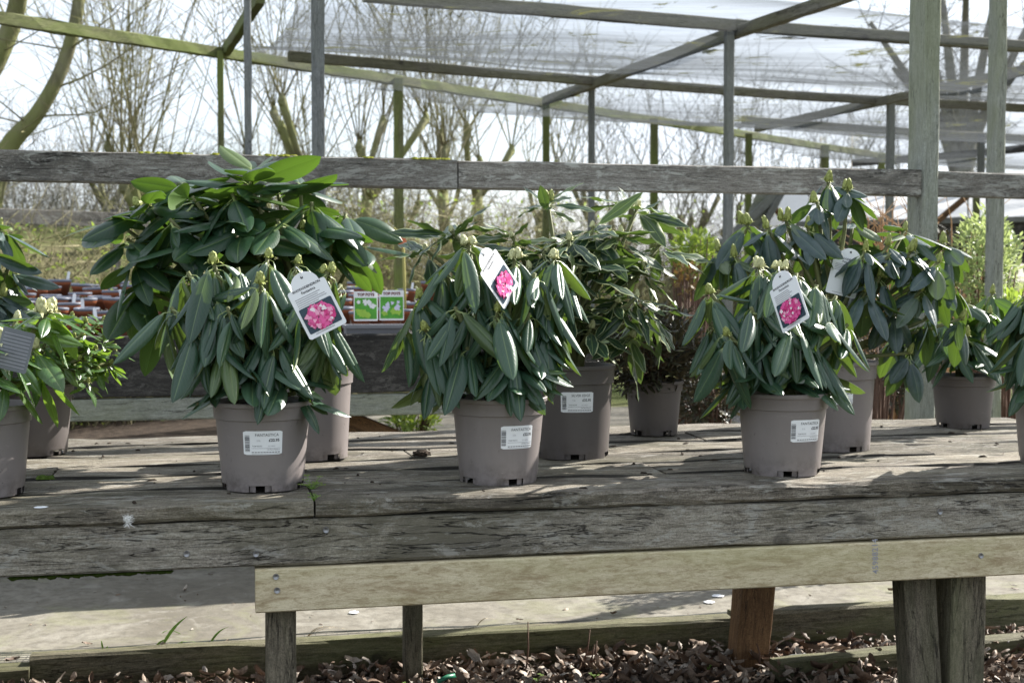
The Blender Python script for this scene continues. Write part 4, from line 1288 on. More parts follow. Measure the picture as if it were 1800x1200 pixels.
# --- dark azalea: leaves too small to pick apart
def small_leaf_mass(name, centre_px, Y, hw, hh, hd, count, size, mat, org, seed, parent, shell=0.3, jitter=1.0):
    rnd = random.Random(seed)
    V, F, UV = [], [], []
    for _ in range(count):
        while True:
            a, b, c = rnd.uniform(-1, 1), rnd.uniform(-1, 1), rnd.uniform(-1, 1)
            q = a*a + b*b + c*c
            if shell < q < 1: break
        f = 1 + 0.22 * mnoise.noise((a*2.5 + seed, b*2.5, c*2.5))
        p = at_y(centre_px[0] + a*hw*f, centre_px[1] + b*hh*f, Y + c*hd*f) - org
        out = Vector((a, c, -b * 0.8 + 0.5)).normalized()
        d = (out + Vector((rnd.uniform(-1, 1), rnd.uniform(-1, 1), rnd.uniform(-1, 1))) * 0.9).normalized()
        nrm = (Vector((0, 0, 1)) + out * .5 + Vector((rnd.uniform(-1, 1), rnd.uniform(-1, 1), rnd.uniform(-1, 1))) * 0.6)
        Ml = leafM(p, d, nrm)
        s = size * rnd.uniform(0.6, 1.25)
        bI = len(V)
        for (x, y, z, u, v) in ((0, 0, 0, .5, 0.2), (-.2, .35, .02, 0.05, .45), (0, .45, -.03, .5, .5), (.2, .35, .02, 0.95, .45), (-.13, .75, -.02, .1, .8), (.13, .75, -.02, .9, .8), (0, 1, -.08, .5, 1)):
            V.append(Ml @ Vector((x*s, y*s, z*s)))
            UV.append((u, v))
        F += [(bI, bI+2, bI+1), (bI, bI+3, bI+2), (bI+1, bI+2, bI+6, bI+4), (bI+2, bI+3, bI+5, bI+6)]
    o = sub('foliage', mesh_of('foliage', V, F, mat, True, UV), parent)
    o['kind'] = 'stuff'
    return o
def twig_bundle(root_pts, seed, n, mat, parent, reach, r=0.003):
    rnd = random.Random(seed)
    paths = []
    for _ in range(n):
        p = Vector(root_pts) + Vector((rnd.uniform(-.02, .02), rnd.uniform(-.02, .02), 0))
        e = Vector((rnd.uniform(-1, 1) * reach[0], rnd.uniform(-1, 1) * reach[1], rnd.uniform(.4, 1) * reach[2])) + p
        m = p.lerp(e, .5) + Vector((0, 0, .15 * reach[2]))
        paths.append(([p, m, e], [r, r*.8, r*.5]))
    V, F = tubes(paths, 5)
    return sub('branches', mesh_of('branches', V, F, mat, True), parent)
H1, rrH, orgH = make_plant('potted_azalea', 'dark small leaved azalea mounded over a black brown pot behind the cream margined plant', 1149, 2.58, (0.078, 0.063, 0.146, M_potd, 0.6), [], [], 32, 'azalea')
for ch in list(H1.children):
    if ch.name.startswith('branches'): bpy.data.objects.remove(ch)
small_leaf_mass('foliage', (1140, 615), 2.58 * K, 100, 78, 0.14, 2600, 0.030, M_laza, orgH, 33, H1, 0.15)
twig_bundle((0, 0, 0.13), 34, 40, M_stemr, H1, (0.13, 0.10, 0.16))

# --- hanging plant tags
def flower_tag(px, py, Yp, dY, size, rot, yaw, pitch, label, lines=('RHODODENDRON', 'Fantastica'), flower=True, back=False, seed=1, photo_on=True):
    """centre at the pixel; card is local XY, faces local +Z"""
    w_, h_, ar = 0.078 * size, 0.098 * size, 0.026 * size
    c = at_y(px, py, Yp * K + dY)
    tocam = (O - c).normalized()
    Mb = Matrix.Translation(c) @ Matrix.Rotation(math.atan2(tocam.x, -tocam.y) + yaw, 4, 'Z') @ FACE @ Matrix.Rotation(pitch, 4, 'X') @ Matrix.Rotation(rot, 4, 'Z') @ Matrix.Translation((0, -(h_ + ar) / 2, 0))
    e = empty('plant_tag', c, label, 'plant tag')
    obj('card', card_mesh('card', card_outline(w_, h_, 0.005 * size, 0.0 if back else ar), 0.0007, M_tagback if back else M_white), e, Mb)
    if back:
        obj('printed_lines', rects_mesh('printed_lines', [(-w_*.42, h_*(.1 + .085*i), w_*.42, h_*(.12 + .085*i)) for i in range(10)], M_inkg), e, Mb @ Matrix.Translation((0, 0, .0005)))
        return
    for s, y, sz, b in ((lines[0], h_*.965, 0.0066*size, .00015), (lines[1], h_*.885, 0.0072*size, .0001)):
        obj('lettering', text_mesh(s, sz, M_ink, bold=b), e, Mb @ Matrix.Translation((0, y, .0006)))
    rnd = random.Random(seed)
    lr = [(-w_*.40, h_*(.64 + .04*i), w_*rnd.uniform(.1, .42), h_*(.652 + .04*i)) for i in range(5)] + [(-w_*.3, h_*.055, w_*.2, h_*.066)]
    obj('small_print', rects_mesh('small_print', lr, M_inkg), e, Mb @ Matrix.Translation((0, 0, .0006)))
    V, F = [], []
    hole = mesh_of('hole', [(0.0026*math.cos(2*math.pi*k/12), 0.0026*math.sin(2*math.pi*k/12), 0) for k in range(12)], [tuple(range(12))], M_ink)
    obj('hole', hole, e, Mb @ Matrix.Translation((0, h_ + ar*.62, .0006)))
    if photo_on is False: return
    photo = card_mesh('photo', card_outline(w_*.86, h_*.52, 0.003*size), 0.0001, M_teal)
    obj('photo', photo, e, Mb @ Matrix.Translation((0, h_*.095, .0008)))
    bl = []
    for i in range(190):
        a = rnd.uniform(0, 6.28); q = math.sqrt(rnd.random())
        x = q * math.cos(a) * w_ * .345; y = h_*.35 + q * math.sin(a) * h_ * .225
        bl.append((x, y, w_ * rnd.uniform(.04, .085), rnd.choices((0, 1, 2, 3), ((.40, .5, .10, 0) if i < 150 else (.15, .40, .30, .15)))[0]))
    obj('printed_flower', blobs_mesh('printed_flower', bl, M_pk, seed), e, Mb @ Matrix.Translation((0, 0, .0010)))
    if flower:
        pts = [(0, h_ + ar*.62, 0.0), (0.004, h_ + ar*1.05, 0.003), (0.0, h_ + ar*1.5, -0.006)]
        V, F = tubes([(pts, 0.0009)], 5)
        obj('tie', mesh_of('tie', V, F, M_white), e, Mb)
flower_tag(552, 531, 2.04, -0.19, 1.0, R(26), 0.05, R(-6), 'white arch topped tag with pink flower photo, tilted and fully in view', seed=1)
flower_tag(873, 482, 2.03, -0.15, 0.98, R(42), R(52), R(-8), 'white edged flower tag turned like a diamond, partly covered by leaves', seed=2)
flower_tag(1384, 525, 2.02, -0.175, 0.98, R(27), R(-42), R(-4), 'white arch topped tag with pink flower photo, turned sideways below cream buds', seed=4)
flower_tag(1487, 478, 2.29, -0.05, 0.95, R(-14), R(10), R(-4), 'white tag tucked among dusty blue leaves, only its top showing', lines=('RHODODENDRON', 'Peter Alan'), photo_on=False, seed=6)
flower_tag(28, 606, 2.06, -0.11, 0.80, R(-14), R(-20), R(-4), 'grey tag seen from its back among glossy green leaves', back=True, seed=7)
# ------------------------------------------------------------------ trees behind the boundary frame
def shoot_path(p, d, L, rnd, n=5, up=0.35, wob=0.10):
    pts = [Vector(p)]
    d = Vector(d).normalized()
    for i in range(n):
        d = (d + Vector((rnd.uniform(-wob, wob), rnd.uniform(-wob, wob), rnd.uniform(-wob*.5, wob*.5))) + Vector((0, 0, up / n))).normalized()
        pts.append(pts[-1] + d * (L / n))
    return pts
def taper(r0, r1, n): return [r0 + (r1 - r0) * i / (n - 1) for i in range(n)]
def pollard(loc, seed, label, H=2.3, shoots=20, SL=2.6, mats=(M_bark, M_twig), group='pollarded trees behind the boundary frame', r0=0.062, twigs=7, limbs=3):
    rnd = random.Random(seed)
    e = empty('pollarded_tree', loc, label, 'tree', group)
    trunk, crown = [], []
    top = Vector((rnd.uniform(-.25, .25), rnd.uniform(-.25, .25), H * rnd.uniform(.62, .85)))
    tp = [Vector((0, 0, -0.3)), Vector((rnd.uniform(-.06, .06), 0, H*.3)), top*.8 + Vector((rnd.uniform(-.05, .05), 0, 0)), top]
    trunk.append((tp, [r0*1.25, r0, r0*.9, r0*1.0]))
    heads = []
    for k in range(limbs):
        a = rnd.random() * 6.28
        d = Vector((math.cos(a) * .8, math.sin(a) * .8, 0.9))
        lp = shoot_path(top - Vector((0, 0, .08)), d, H * rnd.uniform(.15, .42), rnd, 4, 0.7, .22)
        trunk.append((lp, [r0*.75, r0*.55, r0*.5, r0*.55, r0*.72]))
        # knuckle
        kp = lp[-1]
        trunk.append(([kp - Vector((0, 0, .05)), kp, kp + Vector((0, 0, .07))], [r0*.45, r0*.72, r0*.3]))
        heads.append(kp)
    heads.append(top)
    for i in range(shoots):
        h = rnd.choice(heads)
        a = rnd.random() * 6.28
        sp = rnd.uniform(.05, .75)
        L = SL * rnd.uniform(.45, 1.15)
        sp_pts = shoot_path(h, (math.cos(a)*sp, math.sin(a)*sp, 1), L, rnd, 6, .3, .13)
        r = rnd.uniform(.005, .012)
        crown.append((sp_pts, taper(r, .003, len(sp_pts))))
        for _ in range(twigs):
            k = rnd.randint(1, len(sp_pts) - 2)
            b = sp_pts[k].lerp(sp_pts[k+1], rnd.random())
            a2 = rnd.random() * 6.28
            tw = shoot_path(b, (math.cos(a2), math.sin(a2), rnd.uniform(.2, 1.2)), L * rnd.uniform(.1, .38), rnd, 3, .2, .25)
            crown.append((tw, taper(r*.45, .002, len(tw))))
            if rnd.random() < .4:
                a3 = rnd.random() * 6.28
                t2 = shoot_path(tw[2], (math.cos(a3), math.sin(a3), .5), L * .12, rnd, 2, .1, .3)
                crown.append((t2, .0022))
    for _ in range(10):                   # old side spurs on the trunk
        k = rnd.uniform(.3, 1)
        b = top * k
        a2 = rnd.random() * 6.28
        tw = shoot_path(b, (math.cos(a2), math.sin(a2), rnd.uniform(-.1, .8)), rnd.uniform(.2, .8), rnd, 4, .3, .3)
        crown.append((tw, taper(.011, .003, len(tw))))
    V, F = tubes(trunk, 9)
    sub('trunk', mesh_of('trunk', V, F, mats[0], True), e)
    V, F = tubes(crown, 4)
    sub('crown', mesh_of('crown', V, F, mats[1], True), e)
    return e
def behind(px, k):
    """ground point on the ray of px, k times as far as the boundary frame"""
    q = at_z(*pline(px), ZB)
    p = O + (q - O) * k
    return Vector((p.x, p.y, 0.0))
PL = 'mossy pollarded tree with upright whippy shoots behind the boundary frame'
for i, (px, k, H, sh) in enumerate(((-60, 1.5, 2.3, 16), (235, 1.7, 2.3, 22), (305, 1.45, 2.2, 18), (430, 1.75, 2.6, 20), (505, 1.4, 2.5, 20), (612, 1.45, 2.4, 22), (668, 1.75, 2.2, 16), (800, 1.38, 2.3, 26), (872, 1.45, 2.5, 22), (960, 1.75, 2.6, 18), (755, 1.9, 2.4, 18), (160, 1.95, 2.3, 16))):
    pollard(behind(px, k), 100 + i, PL, H, int(sh * 1.1), 2.9 if px < 900 else 2.4, twigs=7)
FL = 'grey leafless tree far off beyond the netted pergola'
for i, (px, k, H) in enumerate(((1080, 1.7, 2.2), (1180, 1.6, 2.0), (1290, 1.7, 2.2), (1400, 1.5, 2.0), (1500, 1.5, 2.1), (1030, 2.0, 2.4), (1240, 1.9, 2.3), (1340, 1.9, 2.2), (1580, 1.45, 2.0))):
    pollard(behind(px, k), 140 + i, FL, H, 20, 2.6, (M_darkbark, M_far), 'leafless trees beyond the pergola', 0.07, 7, 4)

def limb_tree(name, label, base, limbs, seed, mats, r_t=0.003, tw=9, cat='tree'):
    """limbs: list of (points, radii) in world space"""
    rnd = random.Random(seed)
    e = empty(name, base, label, cat)
    base = Vector(base)
    tr, cr = [], []
    for pts, rad in limbs:
        q = [Vector(p) - base for p in pts]
        # smooth
        P, Rr = [], []
        for i in range(len(q) - 1):
            for s in range(4):
                t = s / 4
                p0, p1, p2, p3 = q[max(i-1, 0)], q[i], q[i+1], q[min(i+2, len(q)-1)]
                P.append(0.5 * ((2*p1) + (p2-p0)*t + (2*p0-5*p1+4*p2-p3)*t*t + (3*p1-p0-3*p2+p3)*t**3))
                Rr.append(rad[i] + (rad[i+1]-rad[i]) * t)
        P.append(q[-1]); Rr.append(rad[-1])
        tr.append((P, Rr))
        for _ in range(tw):
            k = rnd.randint(2, len(P) - 1)
            a = rnd.random() * 6.28
            L = rnd.uniform(.5, 1.6)
            s = shoot_path(P[k], (math.cos(a), math.sin(a), rnd.uniform(-.1, 1)), L, rnd, 5, .3, .25)
            r = min(Rr[k]*.5, rnd.uniform(.006, .014))
            cr.append((s, taper(r, .003, len(s))))
            for _ in range(6):
                b = rnd.choice(s[1:])
                a = rnd.random() * 6.28
                t = shoot_path(b, (math.cos(a), math.sin(a), rnd.uniform(0, 1)), L * rnd.uniform(.2, .5), rnd, 3, .2, .3)
                cr.append((t, taper(r*.4, r_t*.7, len(t))))
    V, F = tubes(tr, 12)
    sub('trunk', mesh_of('trunk', V, F, mats[0], True), e)
    V, F = tubes(cr, 4)
    sub('crown', mesh_of('crown', V, F, mats[1], True), e)
D0 = 8.0 * K
lb = at_d(-30, 700, D0); lb.z = 0
limb_tree('leaning_tree', 'thick leaning mossy tree with two curved limbs at the end of the boundary frame', lb,
    [([lb, at_d(-25, 420, D0), at_d(10, 270, D0), at_d(62, 205, D0), at_d(100, 140, D0), at_d(125, 70, D0), at_d(140, -10, D0), at_d(152, -160, D0)], [.11, .095, .078, .062, .056, .052, .048, .04]),
     ([at_d(-35, 330, D0+.1), at_d(-50, 200, D0+.1), at_d(-8, 110, D0+.1), at_d(22, 40, D0+.1), at_d(38, -30, D0), at_d(60, -150, D0)], [.085, .082, .08, .075, .066, .05])], 7, (M_bark, M_twig), tw=12)
D1 = 15.0 * K
rb_ = at_d(1690, 620, D1); rb_.z = 0
L1_ = []
rr_ = random.Random(9)
for (x, y) in ((1530, 40), (1600, -30), (1650, -60), (1700, -80), (1760, -60), (1830, 0), (1570, 120), (1800, 110)):
    L1_.append(([at_d(1690, 330, D1), at_d(1690 + (x-1690)*.2, 230, D1 + .2), at_d(1690 + (x-1690)*.55, 230 + (y-230)*.45, D1 + rr_.uniform(-.8, .8)), at_d(x, y, D1 + rr_.uniform(-1, 1))], [.13, .09, .065, .03]))
limb_tree('spreading_tree', 'tall grey tree with fanned limbs seen through netting beyond the greenhouse', rb_, [([rb_, at_d(1690, 450, D1), at_d(1690, 320, D1)], [.2, .17, .15])] + L1_, 8, (M_far, M_far), tw=12)

# ------------------------------------------------------------------ twiggy hedge along the field
def hedge(name, label, x0, x1, k, n, h, mat, seed, leaf=None, nl=0, thick=0.5, z=0.0):
    rnd = random.Random(seed)
    paths = []
    a, b = behind(x0, k) + Vector((0, 0, z)), behind(x1, k) + Vector((0, 0, z))
    e = empty(name, (a + b) / 2, label, 'hedge')
    base = (a + b) / 2
    side = (b - a).normalized().cross(Vector((0, 0, 1)))
    V2, F2, U2 = [], [], []
    for _ in range(n):
        p = a.lerp(b, rnd.random()) + side * rnd.uniform(-thick, thick) - base
        hh = h * rnd.uniform(.45, 1.1)
        s = shoot_path(p + Vector((0, 0, -.1)), (rnd.uniform(-.5, .5), rnd.uniform(-.5, .5), 1), hh, rnd, 4, .1, .28)
        r = rnd.uniform(.004, .011)
        paths.append((s, taper(r, .002, len(s))))
        for _ in range(4):
            q = rnd.choice(s[1:])
            t = shoot_path(q, (rnd.uniform(-1, 1), rnd.uniform(-1, 1), rnd.uniform(-.2, 1)), hh * rnd.uniform(.15, .4), rnd, 2, .1, .3)
            paths.append((t, taper(r*.5, .0015, len(t))))
    V, F = tubes(paths, 3)
    o = sub('twigs', mesh_of('twigs', V, F, mat, True), e)
    o['kind'] = 'stuff'
    if leaf:
        for _ in range(nl):
            p = a.lerp(b, rnd.random()) + side * rnd.uniform(-thick, thick) + Vector((0, 0, h * rnd.random() ** 1.6)) - base
            s = rnd.uniform(.03, .06)
            Ml = leafM(p, Vector((rnd.uniform(-1, 1), rnd.uniform(-1, 1), rnd.uniform(-.6, 1))), Vector((rnd.uniform(-1, 1), rnd.uniform(-1, 1), 1)))
            bI = len(V2)
            for (x, y, z, u, v) in ((0, 0, 0, .5, .2), (-.25, .5, .03, .1, .5), (0, 1, -.1, .5, 1), (.25, .5, .03, .9, .5)):
                V2.append(Ml @ Vector((x*s, y*s, z*s))); U2.append((u, v))
            F2.append((bI, bI+3, bI+2, bI+1))
        o = sub('foliage', mesh_of('foliage', V2, F2, leaf, True, U2), e)
        o['kind'] = 'stuff'
hedge('twiggy_hedge', 'brown and green twiggy hedge behind the terracotta pots', -420, 560, 1.28, 1500, 1.5, M_twig, 41, M_lbush, 3600, 0.6)
hedge('twiggy_hedge', 'dense dark twiggy hedge under the pollarded trees beyond the yellow stake', 500, 1010, 1.35, 1900, 1.9, M_twig, 42, M_lbush, 2600, 0.9)
hedge('twiggy_hedge', 'low dark hedge beyond the greenhouse and boundary frame', 980, 1620, 1.35, 2200, 2.0, M_darkbark, 43, M_lbush, 2800, 1.2)
hedge('twiggy_hedge', 'pale brown field hedge showing under the rail beyond the leaning tree', -420, 620, 2.0, 1800, 1.7, M_far, 44, None, 0, 1.4, z=1.1)
# low field rail at the left
fr = empty('field_fence', behind(0, 1.2), 'low weathered field fence rail before the twiggy hedge', 'fence')
qa, qb = at_d(-250, 372, 6.5 * K), at_d(560, 398, 8.2 * K)
board('rail', qa, qb, 0.11, 0.04, M_rail, fr)
for t in (0.1, 0.5, 0.9):
    q = qa.lerp(qb, t)
    board('post', (q.x, q.y + .05, -.05), (q.x, q.y + .05, q.z + .08), 0.07, 0.05, M_rail, fr, zhint=(1, 0, 0))

# ------------------------------------------------------------------ right hand side: greenhouse, shrubs, grasses, hose
gh = empty('greenhouse', at_d(1500, 600, 9.0 * K).xy.to_3d(), 'low white glazed greenhouse with sloping end frame behind the dusty blue plant', 'greenhouse')
Dg = 9.0 * K
def sheet(name, pts, mat, parent, t=0.012):
    q = [Vector(p) for p in pts]
    n = (q[1]-q[0]).cross(q[3]-q[0]).normalized() * t
    V = q + [p + n for p in q]
    off = parent.location
    return obj(name, mesh_of(name, V, [(3, 2, 1, 0), (4, 5, 6, 7), (0, 1, 5, 4), (1, 2, 6, 5), (2, 3, 7, 6), (3, 0, 4, 7)], mat), parent)
zT = at_d(1400, 338, Dg).z; zE = at_d(1400, 400, Dg).z
g0 = at_d(1312, 400, Dg); g1 = at_d(1372, 336, Dg)
sheet('end_panel', [at_d(1305, 398, Dg), at_d(1345, 398, Dg), at_d(1378, 338, Dg), at_d(1330, 338, Dg)], M_pst, gh)
sheet('roof_panel', [at_d(1350, 400, Dg+.1), at_d(1422, 392, Dg+.1), at_d(1420, 338, Dg+.4), at_d(1382, 338, Dg+.4)], M_sheet, gh)
board('end_rafter', at_d(1225, 470, Dg-.05), at_d(1374, 332, Dg-.05), 0.075, 0.05, M_gry, gh)
board('end_rafter', at_d(1338, 405, Dg-.06), at_d(1376, 334, Dg-.06), 0.06, 0.05, M_gry, gh)
board('strut', at_d(1380, 388, Dg), at_d(1348, 350, Dg), 0.05, 0.04, M_brn, gh)
for a, b in ((1424, 1560), (1563, 1700), (1703, 1840), (1843, 1990)):
    sheet('roof_panel', [at_d(a, 392, Dg), at_d(b, 382, Dg), at_d(b, 341, Dg+.8), at_d(a, 339, Dg+.8)], M_sheet, gh)
    sheet('wall_panel', [at_d(a, 470, Dg+.05), at_d(b, 460, Dg+.05), at_d(b, 384, Dg+.05), at_d(a, 394, Dg+.05)], M_dark, gh)
board('ridge_pipe', at_d(1370, 340, Dg+.8), at_d(2000, 343, Dg+.8), 0.06, 0.06, M_gry, gh)
board('gutter', at_d(1400, 394, Dg-.05), at_d(2000, 381, Dg-.05), 0.05, 0.05, M_gry, gh)
board('strut', at_d(1640, 395, Dg-.1), at_d(1700, 345, Dg-.1), 0.05, 0.05, M_brn, gh)
board('strut', at_d(1716, 395, Dg-.1), at_d(1716, 345, Dg-.1), 0.06, 0.05, M_grn, gh)

def bush(name, label, cx, cy, D, hw, hh, hd, n, size, mat, seed, twm=M_stemr, cat='shrub'):
    D *= K
    base = at_d(cx, cy, D); base.z = 0.0
    e = empty(name, base, label, cat)
    ctr = at_d(cx, cy, D)
    s = D / FPX
    small_leaf_mass('foliage', (cx, cy), ctr.y, hw, hh, hd, n, size, mat, base, seed, e, 0.05)
    rnd = random.Random(seed)
    paths = []
    for _ in range(26):
        tip = Vector((rnd.uniform(-.8, .8)*hw*s, rnd.uniform(-.8, .8)*hd, ctr.z + rnd.uniform(-.3, .85)*hh*s))
        paths.append(([Vector((rnd.uniform(-.06, .06), rnd.uniform(-.06, .06), 0)), Vector((tip.x*.5, tip.y*.5, tip.z*.6)), tip], [.006, .005, .003]))
    V, F = tubes(paths, 5)
    sub('stems', mesh_of('stems', V, F, twm, True), e)
bush('variegated_shrub', 'pale cream and green variegated shrub behind the grey green post', 1735, 465, 4.2, 62, 92, .22, 1500, .040, M_lvar, 51)
bush('variegated_shrub', 'lower yellowish shrub at the foot of the pale variegated shrub', 1770, 560, 4.0, 60, 50, .2, 900, .035, M_lbush, 52)
bush('green_shrub', 'bright green shrub growing past the cream margined plant', 1222, 455, 5.2, 40, 50, .2, 650, .05, M_lbush, 53)
bush('rusty_shrub', 'small rust coloured shrub under the bright green shrub', 1206, 490, 5.0, 22, 30, .12, 160, .04, M_lrust, 54)
bush('green_shrub', 'grey green low shrub behind the azalea and bleached leaf', 1545, 610, 3.7, 70, 50, .2, 900, .03, M_laza, 55)
bush('green_shrub', 'low green weeds growing under the staging bench by the brown brace', 725, 735, 5.2, 45, 28, .25, 500, .05, M_lbush, 56)
bush('dark_shrub', 'dark leafy clump beside the azalea behind the bench', 1245, 690, 4.1, 60, 62, .22, 1500, .04, M_laza, 58, M_stemr)
bush('dark_shrub', 'dark leafy clump behind the bench at the foot of the grey green post', 1575, 672, 4.2, 70, 48, .22, 1300, .04, M_laza, 59, M_stemr)
bush('green_shrub', 'dark ivy clump under the greenhouse gutter beside the post', 1640, 470, 6.5, 110, 70, .4, 1500, .06, M_laza, 57)
def grasses(label, cx, cy0, cy1, D, hw, n, seed, mat, name='ornamental_grass'):
    D *= K
    rnd = random.Random(seed)
    base = at_d(cx, cy0, D); base.z = 0.04
    e = empty(name, base, label, 'grass')
    s = D / FPX
    ztop = at_d(cx, cy1, D).z
    paths = []
    for _ in range(n):
        x = rnd.uniform(-1, 1)*hw*s
        hgt = (ztop - base.z) * rnd.uniform(.6, 1.05)
        bend = rnd.uniform(-.25, .25)
        pts = [Vector((x*.3, rnd.uniform(-.08, .08), 0)), Vector((x*.7, 0, hgt*.5)), Vector((x, 0, hgt*.9)), Vector((x + bend, rnd.uniform(-.1, .1), hgt))]
        paths.append((pts, [.004, .0035, .003, .0012]))
    V, F = tubes(paths, 4)
    o = sub('stalks', mesh_of('stalks', V, F, mat, True), e)
    o['kind'] = 'stuff'
grasses('dry orange grass stalks standing between greenhouse and grey green post', 1555, 560, 340, 5.0, 55, 110, 61, M_drygr)
grasses('thin dry grass stalks beside the blue grey pergola post', 1690, 560, 350, 5.2, 45, 40, 62, M_drygr)
# plumes of pampas like grass
for px, py in ((1443, 240), (1498, 232)):
    D = 11.0 * K
    base = at_d(px - 6, 500, D); base.z = 0
    e = empty('plume_grass', base, 'white feathery grass plume nodding before the boundary frame', 'grass', 'feathery plumes before the boundary frame')
    tip = at_d(px, py, D) - base
    V, F = tubes([([Vector((0, 0, 0)), Vector((tip.x*.3, tip.y*.3, tip.z*.6)), tip], [.008, .006, .004])], 5)
    sub('stalk', mesh_of('stalk', V, F, M_dry, True), e)
    rnd = random.Random(px)
    ps = []
    for _ in range(120):
        q = tip + Vector((rnd.uniform(-.05, .05), rnd.uniform(-.05, .05), rnd.uniform(-.22, 0)))
        ps.append(([q, q + Vector((rnd.uniform(-.03, .10), rnd.uniform(-.04, .04), rnd.uniform(-.03, .05)))], [.003, .001]))
    V, F = tubes(ps, 3)
    sub('plume', mesh_of('plume', V, F, M_feather, True), e)
# hose on the yard
pts = [at_z(x, y, 0.06) for x, y in ((1480, 700), (1530, 708), (1560, 714), (1600, 716), (1660, 712), (1760, 716), (1860, 716))]
V, F = tubes([(pts, .014)], 8)
tag(obj('garden_hose', mesh_of('garden_hose', V, F, M_hose, True)), 'green garden hose lying across the yard behind the bench', 'hose')
def gravel():
    rnd = random.Random(5)
    V, F = [], []
    for _ in range(1500):
        p = at_z(rnd.uniform(1180, 1960), rnd.uniform(718, 790), 0.05)
        s = rnd.uniform(.012, .035)
        b = len(V)
        for dx, dy, dz in ((-1, -.7, 0), (1, -.8, 0), (.9, .8, 0), (-.8, .9, 0), (-.5, -.4, .7), (.5, -.4, .8), (.4, .5, .7), (-.4, .4, .75)):
            V.append(p + Vector((dx*s*rnd.uniform(.7, 1.2), dy*s*rnd.uniform(.7, 1.2), dz*s)))
        F += [(b, b+1, b+5, b+4), (b+1, b+2, b+6, b+5), (b+2, b+3, b+7, b+6), (b+3, b, b+4, b+7), (b+4, b+5, b+6, b+7)]
    tag(obj('gravel', mesh_of('gravel', V, F, flat('grey_gravel', (0.20, 0.19, 0.18), .9, var=.5, scale=12))), kind='stuff', label='grey gravel strip on the yard beside the hose')
gravel()

# ------------------------------------------------------------------ leaf litter and small things
def litter():
    rnd = random.Random(77)
    V, F, RN = [], [], []
    def one(p, s, tilt):
        yaw = rnd.random() * 6.28
        Mx = Matrix.Translation(p) @ Matrix.Rotation(yaw, 4, 'Z') @ Matrix.Rotation(rnd.uniform(-tilt, tilt), 4, 'X') @ Matrix.Rotation(rnd.uniform(-tilt, tilt), 4, 'Y')
        cu = rnd.uniform(-1.0, 1.1)
        lob = rnd.uniform(.0, .35)
        n = 5
        b = len(V)
        col = min(1, max(0, rnd.gauss(.60, .30)))
        for i in range(n + 1):
            t = i / n
            wd = math.sin(math.pi * min(1, t*.92 + .06)) ** .7 * (.36 + lob * (.5 if i % 2 else -.2))
            for u in (-1, 0, 1):
                V.append(Mx @ Vector((u*wd*s, (t-.5)*2*s, s * (cu * u*u * .6 + rnd.uniform(-.08, .08) + cu*.7*(t-.5)**2*2))))
                RN.append(col)
        for i in range(n):
            for k in range(2):
                a = b + i*3 + k
                F.append((a, a+1, a+4, a+3))
    for _ in range(5800):
        x, y = rnd.uniform(-1.9, 3.0), 2.64 * K - abs(rnd.gauss(0, .34))
        if y < 2.4: continue
        z = .010 + rnd.random() ** 2 * .045
        one(Vector((x, y, z)), rnd.uniform(.006, .023) if rnd.random() < .85 else rnd.uniform(.02, .032), .9)
    for _ in range(120):
        x, y = rnd.uniform(-1.5, 2.9), 2.72 * K + abs(rnd.gauss(0, .05))
        one(Vector((x, y, .056)), rnd.uniform(.012, .026), .4)
    for _ in range(240):                   # bits on the open concrete
        x, y = rnd.uniform(-2, 2.9), rnd.uniform(2.8 * K, 5.2)
        one(Vector((x, y, .050)), rnd.uniform(.002, .007) if rnd.random() < .8 else rnd.uniform(.007, .016), .3)
    me = mesh_of('leaf_litter', V, F, M_litter, True)
    at = me.attributes.new('rnd', 'FLOAT', 'POINT')
    at.data.foreach_set('value', RN)
    o = obj('leaf_litter', me)
    tag(o, 'brown curled fallen leaves lying between the edging timbers', kind='stuff')
litter()
slab('soil_bed', -8.0, 0.85, 5.05, 10.4, 0.052, M_soil)
def edge_net():
    rnd = random.Random(6)
    paths = []
    for k in range(9):
        pts = []
        for i in range(90):
            x = -2.2 + 5.4 * i / 89
            hgt = .018 * (1 + mnoise.noise((x*1.3, 0, 0))) * (1 - abs(k - 4) / 5.5)
            pts.append(Vector((x, 2.735 * K + k * .017 + .012 * mnoise.noise((x*2, k*.2, 4)), .053 + hgt + .003 * mnoise.noise((x*9, k, 2)))))
        paths.append((pts, .0009))
    n = len(paths[0][0])
    for i in range(0, n - 1):
        for s in (0, .5):
            pts = [paths[k][0][i].lerp(paths[k][0][i+1], s) for k in range(9)]
            paths.append((pts, .0007)) if i < n - 1 and len(pts) == 9 else None
    V, F = tubes(paths, 3)
    tag(obj('ground_netting', mesh_of('ground_netting', V, F, flat('dark_net_strands', (0.035, 0.04, 0.035), .6))), 'dark garden mesh lying along the edging timber on the concrete', 'netting')
edge_net()
def blade_tuft(name, label, spots, mat, cat='grass'):
    c = at_z(spots[0][0], spots[0][1], .05)
    e = empty(name, c, label, cat)
    for (x0, y0, x1, y1, wd, bend) in spots:
        a = at_z(x0, y0, .05)
        b = at_y(x1, y1, a.y)
        V, F = [], []
        n = 7
        for i in range(n + 1):
            t = i / n
            p = a.lerp(b, t) + Vector((bend * t * t * .06, 0, -abs(bend) * t * t * .05 + math.sin(t*math.pi)*.01)) - c
            h = 1.7 * wd * math.sin(math.pi * (.15 + .85 * t)) ** .8 + .0003
            V += [p - RGT * h, p + Vector((0, -.0015, 0)), p + RGT * h]
        for i in range(n):
            F += [(i*3, i*3+1, i*3+4, i*3+3), (i*3+1, i*3+2, i*3+5, i*3+4)]
        sub('blade', mesh_of('blade', V, F, mat, True), e)
